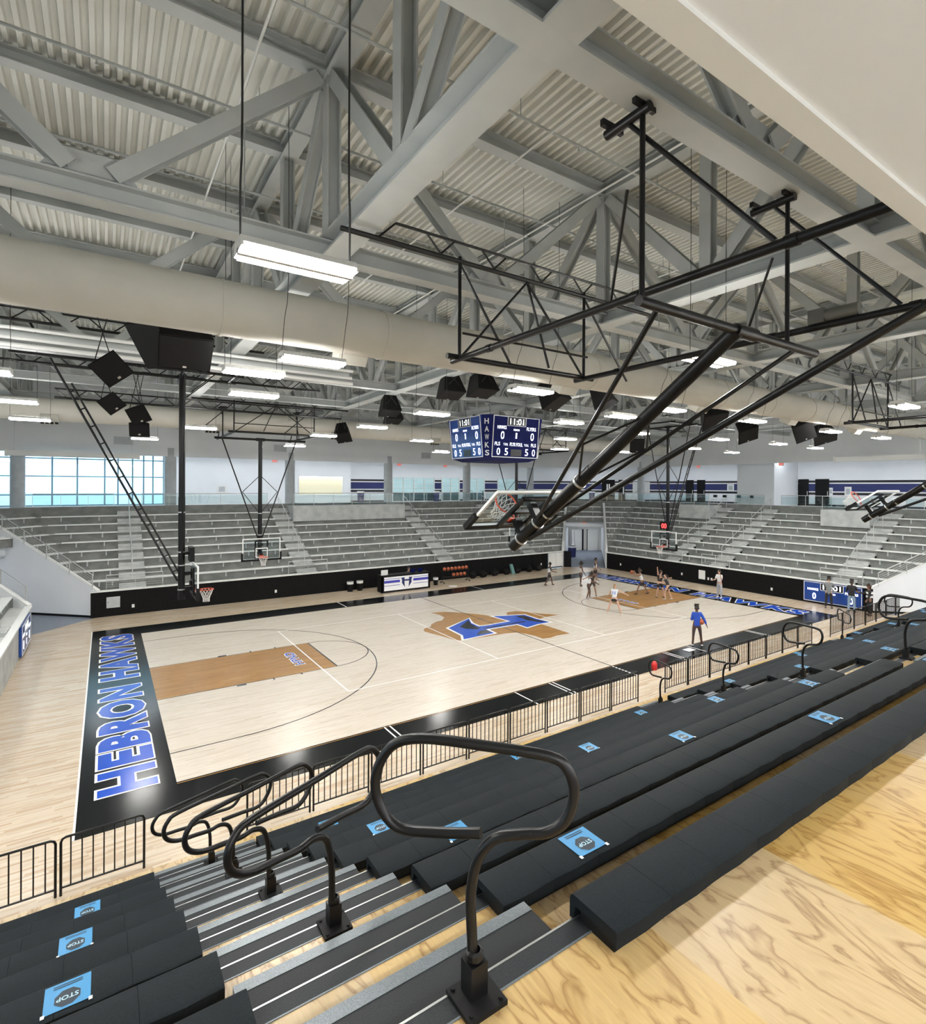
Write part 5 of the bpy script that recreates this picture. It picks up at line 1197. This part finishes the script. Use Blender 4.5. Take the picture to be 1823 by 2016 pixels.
for i, (s0, s1, w_) in enumerate(((9.6, 11.0, 'double one with two glass slits'), (11.4, 12.1, 'single one with a pale frame'))):
    t = thing('door_%d' % (i + 8), 'black door on the far corner wall, ' + w_, 'door', z3(oncorner((s0 + s1) / 2), 5.27)); t['kind'] = 'structure'
    m = MB(); m.prism([z3(oncorner(s0), 5.27), z3(oncorner(s1), 5.27), z3(oncorner(s1, .05), 5.27), z3(oncorner(s0, .05), 5.27)], (0, 0, 2.3)); dl = m.build('door_leaf', 'blackmatte', t)
    m = MB()
    for f in ((.42, .58) if i == 0 else (.75,)): s = s0 + (s1 - s0) * f; m.prism([z3(oncorner(s - .07, .05), 6.0), z3(oncorner(s + .07, .05), 6.0), z3(oncorner(s + .07, .06), 6.0), z3(oncorner(s - .07, .06), 6.0)], (0, 0, 1.1))
    m.build('vision_slit', 'cap', dl)
m = MB(); m.prism([z3(oncorner(12.9, .01), 6.0), z3(oncorner(14.7, .01), 6.0), z3(oncorner(14.7, .05), 6.0), z3(oncorner(12.9, .05), 6.0)], (0, 0, 1.35)); tag(m.build('whiteboard', 'cap'), 'blank white board on the far corner wall', 'board')
for i, (x, y, z, w_, h, ax, lab) in enumerate(((6.28, 34.0, 6.45, .75, .7, 'y', 'pale framed plaque on the plain far concourse wall'), (oR, 5.1, 6.5, .5, .75, 'x', 'white framed notice right of the black doors'), (oR, 15.2, 6.75, .7, .7, 'x', 'white framed notice left of the pale pier'), (oR, 11.0 - 4.6, 6.5, .35, .6, 'x', 'small white notice beside the right black door'))):
    o = plate(x, y, z, w_, h, ax, 'cap', lab, 'frame', 'wall_frame')
    m = MB(); (m.box(x - w_ * .3, x + w_ * .3, y - .025, y - .02, z - h * .3, z + h * .3) if ax == 'y' else m.box(x - .025, x - .02, y - w_ * .3, y + w_ * .3, z - h * .3, z + h * .3)); m.build('print', 'column', o)
# lit display case contents
t = thing('display_case', 'long cream display case lit from its top edge', 'case', (14.3, 34.5, 6.0))
m = MB(); m.box(12.3, 16.3, 34.5, 34.52, 6.0, 7.6); m.build('case_back', 'cream', t)
m = MB(); m.box(12.35, 16.25, 34.1, 34.4, 7.52, 7.58); m.build('tube_lamp', 'tubelight', t)
m = MB()
for a in ((12.3, 12.36), (16.24, 16.3)): m.box(a[0], a[1], 33.97, 34.02, 6.0, 7.6)
m.box(12.3, 16.3, 33.97, 34.02, 5.95, 6.0); m.box(12.3, 16.3, 33.97, 34.02, 7.58, 7.63); m.build('case_frame', 'alu', t)
# roll-up screen cases
for nm, o, d, L_, lab in (('l', (-2.85, 28.2, 8.62), (1, 0, 0), 6.4, 'long white screen case hanging before the window wall'), ('r', (39.6, .2, 8.72), (0, 1, 0), 5.0, 'long white screen case hanging over the right stand')):
    O = Vector(o); D = Vector(d); t = thing('screen_case', lab, 'screen', O)
    m = MB(); m.beam(O - D * L_ / 2, O + D * L_ / 2, .34, .32); m.build('case_body', 'cap', t)
    for s in (-1, 1):
        m = MB(); m.beam(O + D * s * L_ / 2, O + D * s * (L_ / 2 + .12), .4, .38); m.build('end_cap', 'fixture', t)
        m = MB(); e = O + D * s * (L_ / 2 - .3); m.tube(e + Vector((0, 0, .15)), e + Vector((0, 0, 2.1)), .01, 5); m.build('hanging_cable', 'galv', t)
# air grilles on the upper wall
for i, (x, z, w_) in enumerate(((-.4, 9.67, 1.05), (9.5, 9.6, .9), (22, 9.5, .9))): 
    m = MB(); m.box(x - w_ / 2, x + w_ / 2, 28.86, 28.895, z - .25, z + .25)
    for q in range(7): m.box(x - w_ / 2 + .04, x + w_ / 2 - .04, 28.85, 28.865, z - .2 + q * .065, z - .18 + q * .065)
    tag(m.build('air_grille', 'column'), 'grey air grille on the far upper wall, %s from the left' % ORD[i], 'vent')
# concourse tables, chairs and bins
def hightable(x, y, lab):
    t = thing('cafe_table', lab, 'table', (x, y, 5.27), 'cafe tables on the concourse')
    m = MB(); m.lathe([(.001, 1.03), (.36, 1.03), (.36, 1.06), (.001, 1.06)], (x, y, 5.27), 16); m.build('table_top', 'blackmatte', t)
    m = MB(); m.tube((x, y, 5.29), (x, y, 6.3), .035, 8); m.lathe([(.001, 0), (.26, 0), (.26, .02), (.03, .04)], (x, y, 5.27), 14); m.build('pedestal', 'blacksteel', t)
for i, (x, y) in enumerate(((27.7, 30.6), (29.6, 31.0), (33.0, 30.2), (38.5, 27.0), (41.0, 25.6), (43.2, 22.6))): hightable(x, y, 'dark high cafe table behind the glass rail, %s from the left' % ORD[i])
def cchair(x, y, lab):
    t = thing('cafe_chair', lab, 'chair', (x, y, 5.27), 'cafe chairs by the pale pier')
    m = MB(); m.box(x - .21, x + .21, y - .21, y + .21, 5.71, 5.74); m.build('seat', 'column', t)
    m = MB(); m.box(x + .19, x + .22, y - .21, y + .21, 5.9, 6.12); m.build('backrest', 'blackmatte', t)
    for sx in (-.19, .19):
        for sy in (-.19, .19): m = MB(); m.tube((x + sx, y + sy, 5.27), (x + sx, y + sy, 5.72 if sx < 0 else 6.12), .014, 5); m.build('leg', 'galv', t)
for i, (x, y) in enumerate(((42.7, 11.7), (42.7, 10.6), (43.0, 13.2), (43.0, 14.1))): cchair(x, y, 'grey cafe chair beside the pale pier, %s from the right' % ORD[3 - i])
for x, y, lab in ((17.8, 33.6, 'navy bin at the left end of the striped wall'), (25.9, 33.9, 'navy bin between the shopfronts'), (41.6, 27.7, 'navy bin beside the corner doors')): bin_(x, y, lab, 1.0, .32, 'navy', 5.27)
m = MB(); m.lathe([(.001, 0), (.1, 0), (.11, .2), (.07, .28), (.04, .31), (.001, .32)], (15.35, -1.2, 0), 12); tag(m.build('water_jug', 'red', None, True), 'red water jug on the black sideline behind the fence', 'jug')
m = MB(); m.box(18.3, 18.75, -.62, -.3, .012, .022); tag(m.build('paper_sheet', 'whiteline'), 'white sheet lying on the sideline beside the blue-shirted person', 'paper')
# ================================================================== PEOPLE
def skinmesh(V, E, R_, sub=1):
    me = bpy.data.meshes.new('s'); me.from_pydata([tuple(v) for v in V], E, []); ob = bpy.data.objects.new('s', me); COL.objects.link(ob)
    md = ob.modifiers.new('k', 'SKIN'); md.use_smooth_shade = True
    for i, l in enumerate(me.skin_vertices[0].data):
        r = R_[i]; l.radius = (r, r) if not isinstance(r, tuple) else r; l.use_root = (i == 0)
    if sub: s = ob.modifiers.new('q', 'SUBSURF'); s.levels = sub; s.render_levels = sub
    out = bpy.data.meshes.new_from_object(ob.evaluated_get(bpy.context.evaluated_depsgraph_get()))
    bpy.data.objects.remove(ob); bpy.data.meshes.remove(me)
    return out
def addmesh(name, me, mt, par):
    o = parent_loc(par); me.transform(Matrix.Translation(-o)); me.name = name
    me.materials.clear(); me.materials.append(mt); me.polygons.foreach_set('use_smooth', [True] * len(me.polygons))
    ob = bpy.data.objects.new(name, me); COL.objects.link(ob); ob.parent = par; return ob
MC = {}
def cm(c, r=.75):
    if c not in MC: MC[c] = mat('cloth_%d' % len(MC), c, r)
    return MC[c]
SKD, SKM, SKL = (.10, .05, .03), (.24, .125, .075), (.55, .34, .25)
def person(lab, x, y, face, H, skin, top, bottom, hair=(.015, .01, .008), sleeve=.5, legs='shorts', shoes=(.8, .8, .8), L=((0, 4, 4), (0, 4, 4)), A=((0, 12, 15), (0, 12, 15)), lean=3, under=None, hairstyle='short', z0=0.0, number=None, turn=0, seated=None, skirt=0):
    fa = math.radians(face); f = Vector((math.sin(fa), math.cos(fa), 0)); r = Vector((f.y, -f.x, 0)); k = H / 1.75
    t = thing('person', lab, 'person', (x, y, z0))
    Z = Vector((0, 0, 1)); le = math.radians(lean); up = f * math.sin(le) + Z * math.cos(le); fw = f * math.cos(le) - Z * math.sin(le)
    th, sh, an = .425 * k, .42 * k, .075 * k
    def down(fd, ab, side, base_up=Z): 
        a, b = math.radians(fd), math.radians(ab)
        return (r * side * math.sin(b) + f * math.sin(a) * math.cos(b) - Z * math.cos(a) * math.cos(b)).normalized()
    rel = []
    for (fd, ab, kn), side in zip(L, (-1, 1)):
        hip = r * side * .09 * k; kd = down(fd, ab, side); knee = hip + kd * th; sd = down(fd - kn, ab * .75, side); ank = knee + sd * sh; rel.append((hip, knee, ank))
    hz = an - min(q[2].z for q in rel) if seated is None else seated
    B = Vector((x, y, z0 + hz)); cx = (rel[0][2] + rel[1][2]) / 2
    if seated is None: B -= Vector((cx.x, cx.y, 0))
    V, E, R_ = [], [], []
    def v(p, rad, par=None):
        V.append(p); R_.append(tuple(q * k for q in rad) if isinstance(rad, tuple) else rad * k)
        if par is not None: E.append((par, len(V) - 1))
        return len(V) - 1
    pel = v(B + Z * .02 * k, (.135, .105)); wa = v(B + up * .17 * k, (.118, .09), pel); ch = v(B + up * .36 * k, (.145, .105), wa); nb = v(B + up * .50 * k, .062, ch)
    ne = v(B + up * .56 * k, .052, nb)
    ta = math.radians(turn); hf = f * math.cos(ta) + r * math.sin(ta)
    h1 = v(B + up * .615 * k + hf * .018 * k, .064, ne); h2 = v(B + up * .70 * k + hf * .012 * k, .083, h1); h3 = v(B + up * .775 * k, .055, h2)
    v(B + up * .675 * k + hf * .108 * k, .012, h2)
    hr = Vector((hf.y, -hf.x, 0))
    for s in (-1, 1): v(B + up * .685 * k + hr * s * .088 * k, .013, h2)
    toes = []
    for (hip, knee, ank), side in zip(rel, (-1, 1)):
        a = v(B + hip - Z * .03 * k, .088, pel); b = v(B + (hip * .5 + knee * .5), .078, a); c_ = v(B + knee, .054, b); d = v(B + (knee * .6 + ank * .4), .055, c_); e = v(B + ank, .036, d)
        to = f * .95 + r * side * .2; tp = B + ank + to * .15 * k - Z * .045 * k; v(tp, .030, e); toes.append((B + ank, tp, B + hip, B + knee))
    arms = []
    for (fd, ab, el), side in zip(A, (-1, 1)):
        S_ = B + up * .465 * k + r * side * .165 * k; ud = down(fd, ab, side); Eb = S_ + ud * .285 * k
        fd2 = down(fd + el, ab * (1 - min(el, 90) / 130.0), side); Wr = Eb + fd2 * .25 * k
        a = v(S_, .058, ch); b = v(Eb, .041, a); c_ = v(Eb * .6 + Wr * .4, .040, b); d = v(Wr, .026, c_); pm = v(Wr + fd2 * .055 * k, (.036, .02), d)
        lat = fd2.cross(r * side).normalized() if abs(fd2.dot(r)) < .9 else f
        pn = fd2.cross(lat)
        for q, ln in zip((-1.5, -.5, .5, 1.5), (.062, .075, .072, .055)):
            g0 = v(Wr + fd2 * .095 * k + lat * q * .019 * k, .0095, pm); g1 = v(Wr + fd2 * (.095 + ln * .55) * k + lat * q * .021 * k + pn * .006 * k, .0088, g0); v(Wr + fd2 * (.095 + ln * .9) * k + lat * q * .021 * k + pn * .022 * k, .0075, g1)
        tb0 = v(Wr + fd2 * .05 * k + lat * .042 * k, .0105, pm); v(Wr + fd2 * .09 * k + lat * .058 * k, .009, tb0)
        arms.append((S_, Eb, Wr))
    addmesh('body', skinmesh(V, E, R_), cm(skin, .55), t)
    # shirt
    V, E, R_ = [], [], []
    a = v(B + up * .24 * k, (.142, .112)); b = v(B + up * .05 * k - Z * skirt * .1, (.158, .128), a); c_ = v(B + up * .37 * k, (.166, .124), a); d = v(B + up * .475 * k, (.10, .085), c_)
    if skirt: v(B - Z * (.08 + skirt) * k, (.165, .14), b)
    for (S_, Eb, Wr) in arms:
        s = v(S_ + (B + up * .45 * k - S_) * .1, .072, c_)
        if sleeve > 0:
            if sleeve <= 1: v(S_ + (Eb - S_) * sleeve, .062, s)
            else: e = v(Eb, .056, s); v(Eb + (Wr - Eb) * (sleeve - 1), .044, e)
    so = addmesh('shirt', skinmesh(V, E, R_), cm(top), t)
    if under:
        for (S_, Eb, Wr) in arms:
            V, E, R_ = [], [], []; s = v(S_ + (B + up * .45 * k - S_) * .05, .076); e = v(S_ + (Eb - S_) * .8, .058, s); addmesh('sleeve', skinmesh(V, E, R_), cm(under), t)
    if number:
        m = MB(); bk = -1 if number[1] == 'back' else 1
        o_ = B + up * .22 * k + fw * bk * .145 * k; xd = r if bk < 0 else -r
        text(m, number[0], o_, xd, up, .17 * k, .15 * k, bold=.02); m.build('shirt_number', 'bluepaint', t)
    # legs
    V, E, R_ = [], [], []; a = v(B + up * .06 * k, (.152, .122))
    a2 = v(B - Z * .02 * k, (.155, .125), a)
    for ank, tp, hip, knee in toes:
        h_ = v(hip - Z * .04 * k, .106, a2)
        if legs == 'shorts': v(hip + (knee - hip) * .72, .098, h_)
        elif legs == 'short': v(hip + (knee - hip) * .45, .10, h_)
        else: q = v(hip * .5 + knee * .5, .090 if legs == 'pants' else .082, h_); kk = v(knee, .070 if legs == 'pants' else .057, q); v(ank + Z * .02, .056 if legs == 'pants' else .042, kk)
    addmesh('shorts' if legs.startswith('short') else 'trousers', skinmesh(V, E, R_), cm(bottom), t)
    for ank, tp, hip, knee in toes:
        V, E, R_ = [], [], []; a = v(ank - Z * .0 * k, .046); b = v(ank - Z * .03 * k + (tp - ank) * .3, (.045, .042), a); c_ = v(tp + (tp - ank) * .1 + Z * .002, (.043, .034), b); h_ = v(ank - (tp - ank) * .3 - Z * .045 * k, (.036, .034), a)
        sh_ = addmesh('shoe', skinmesh(V, E, R_), cm(shoes, .5), t)
    # hair, eyes
    V, E, R_ = [], [], []; hd = B + up * .70 * k
    big = 1.28 if hairstyle == 'full' else 1.0
    a = v(hd + up * .03 * k - hf * .02 * k, .089 * big); b = v(hd + up * .075 * k + hf * .02 * k, .07 * big, a); c_ = v(hd - up * .03 * k - hf * .045 * k, .07 * big, a)
    if hairstyle == 'tail': d = v(hd + up * .04 * k - hf * .125 * k, .032, a); e = v(hd - up * .06 * k - hf * .165 * k, .036, d); v(hd - up * .17 * k - hf * .14 * k, .018, e)
    if hairstyle == 'long': d = v(hd - up * .12 * k - hf * .06 * k, .075, c_); v(hd - up * .22 * k - hf * .06 * k, .06, d)
    if hairstyle == 'bun': v(hd + up * .13 * k - hf * .06 * k, .05, a)
    if hairstyle != 'bald': addmesh('hair', skinmesh(V, E, R_), cm(hair, .8), t)
    m = MB()
    for s in (-1, 1): m.ball(B + up * .69 * k + hf * .088 * k + hr * s * .033 * k, .011 * k, 8)
    m.build('eyes', 'blackmatte', t)
    m = MB(); m.beam(B + up * .632 * k + hf * .082 * k - hr * .024 * k, B + up * .632 * k + hf * .082 * k + hr * .024 * k, .008, .01, up); m.build('mouth', 'red', t)
    return t, arms
WH, BK = (.72, .73, .74), (.014, .014, .015)
person('player jogging at far left of the group, white bib over black tee', 23.55, 14.1, 118, 1.66, SKD, WH, BK, sleeve=0, under=BK, shoes=BK, L=((28, 4, 18), (-14, 4, 22)), A=((35, 14, 60), (10, 22, 70)), lean=6)
person('player in white bib and dark shorts standing nearest the white gate with bushy hair', 25.2, 12.7, 112, 1.66, SKD, (.5, .48, .46), (.05, .035, .03), sleeve=0, hairstyle='full', shoes=BK, L=((6, 5, 4), (-4, 5, 4)), A=((8, 8, 20), (10, 8, 25)))
person('player with white headband and white bib in front of the tunnel', 27.2, 13.3, 150, 1.74, SKM, WH, BK, sleeve=0, under=BK, L=((4, 5, 4), (-4, 5, 4)), A=((12, 12, 35), (6, 12, 30)))
person('crouching player in white bib with black sleeves, back of a close pair', 22.55, 9.35, 115, 1.70, SKD, WH, (.05, .03, .025), sleeve=0, under=BK, shoes=(.45, .4, .4), L=((22, 8, 22), (-4, 8, 18)), A=((30, 16, 40), (24, 14, 45)), lean=16)
person('dark-shirted player guarding the crouching white bib player', 23.5, 9.95, 235, 1.64, SKM, (.06, .04, .035), (.045, .03, .03), sleeve=.5, shoes=BK, L=((14, 14, 18), (8, 16, 22)), A=((45, 40, 30), (50, 40, 30)), lean=14, hairstyle='tail')
person('light-haired player in white number shirt standing wide with back to the viewer', 20.75, 5.65, 62, 1.72, SKL, (.70, .74, .80), BK, hair=(.30, .18, .09), sleeve=.2, legs='short', shoes=(.75, .7, .68), L=((6, 24, 8), (4, 22, 6)), A=((20, 28, 40), (35, 55, 20)), lean=8, hairstyle='tail', number=('11', 'back'))
p7, arms7 = person('player in white bib striding with the orange ball held high at left', 26.45, 8.45, -35, 1.72, SKM, WH, (.03, .025, .03), hair=(.05, .035, .025), sleeve=0, shoes=BK, L=((30, 10, 14), (-22, 10, 10)), A=((70, 10, 70), (50, 25, 95)), lean=14, hairstyle='full', number=('4', 'back'))
person('tall defender in black kit with one arm raised', 26.55, 7.2, 200, 1.72, SKL, BK, BK, sleeve=.5, shoes=BK, L=((16, 10, 22), (2, 8, 16)), A=((60, 30, 40), (150, 20, 10)), lean=8, turn=-40)
person('player in charcoal tee and black shorts at the right of the lane', 26.4, 6.45, -20, 1.62, SKL, (.035, .035, .04), BK, hair=(.04, .025, .02), sleeve=.6, legs='short', shoes=(.7, .65, .62), L=((26, 8, 34), (-2, 8, 22)), A=((30, 16, 60), (26, 14, 60)), lean=16, hairstyle='tail')
person('person in white tee and grey sweatpants standing by the right black wall', 29.5, 5.05, -95, 1.76, SKL, (.74, .74, .74), (.42, .43, .45), sleeve=.8, legs='pants', L=((3, 3, 3), (-3, 3, 3)), A=((22, 8, 130), (18, 8, 70)))
pc, armsc = person('person in royal blue long-sleeved top standing on the near sideline, back to viewer', 19.3, -.32, 48, 1.80, SKD, (.018, .075, .46), (.065, .040, .042), sleeve=1.9, legs='tights', shoes=(.85, .85, .86), L=((2, 5, 2), (2, 9, 2)), A=((4, 4, 78), (-6, 26, 22)), lean=1, skirt=.04)
person('person in grey blazer and dark trousers before the lit blue panel', 31.95, -.1, 70, 1.80, SKL, (.20, .21, .22), (.02, .02, .022), sleeve=1.92, legs='pants', shoes=BK, A=((35, 10, 75), (30, 8, 60)), skirt=.1)
person('person in black jacket and pale jeans before the lit blue panel', 31.95, -1.25, 75, 1.80, SKD, BK, (.24, .34, .46), sleeve=1.92, legs='pants', shoes=(.05, .05, .06), A=((20, 14, 45), (25, 14, 40)), hair=(.02, .018, .016), skirt=.03)
pw, _ = person('long-haired person in dark clothes with white bands, right of the blue panel', 31.9, -2.15, -40, 1.70, SKM, BK, (.018, .017, .02), hair=(.06, .03, .02), sleeve=1.9, legs='pants', shoes=BK, A=((10, 8, 20), (35, 14, 70)), hairstyle='long', skirt=.05)
m = MB()
for z in (1.02, 1.22): m.lathe([(.174, -.05), (.178, -.05), (.178, .05), (.174, .05)], (31.9, -2.15, z), 18)
m.build('white_band', 'cap', pw, True)
person("person in dark top seated behind the right end of the scorer's table", 15.3, 18.95, 180, 1.74, SKL, (.02, .02, .025), (.02, .02, .03), sleeve=1.9, legs='pants', shoes=BK, L=((84, 6, 84), (84, 6, 84)), A=((45, 8, 50), (45, 8, 50)), lean=8, seated=.56)
# balls in hand
def ball_at(arm, off, lab): basketball(tuple(arm[2] + Vector(off)), lab, .121)
c = (arms7[0][2] + arms7[1][2]) / 2
fa = math.radians(-35); ff = Vector((math.sin(fa), math.cos(fa), 0))
basketball(tuple(c + ff * .14 + Vector((0, 0, .02))), 'orange basketball held by the striding player in white')
Sx, Ex, Wx = armsc[1]
fa = math.radians(48); rr3 = Vector((math.cos(fa), -math.sin(fa), 0))
basketball(tuple(Ex * .55 + Wx * .45 - rr3 * .155 + Vector((0, 0, -.0))), 'orange basketball under the right arm of the blue-topped person')
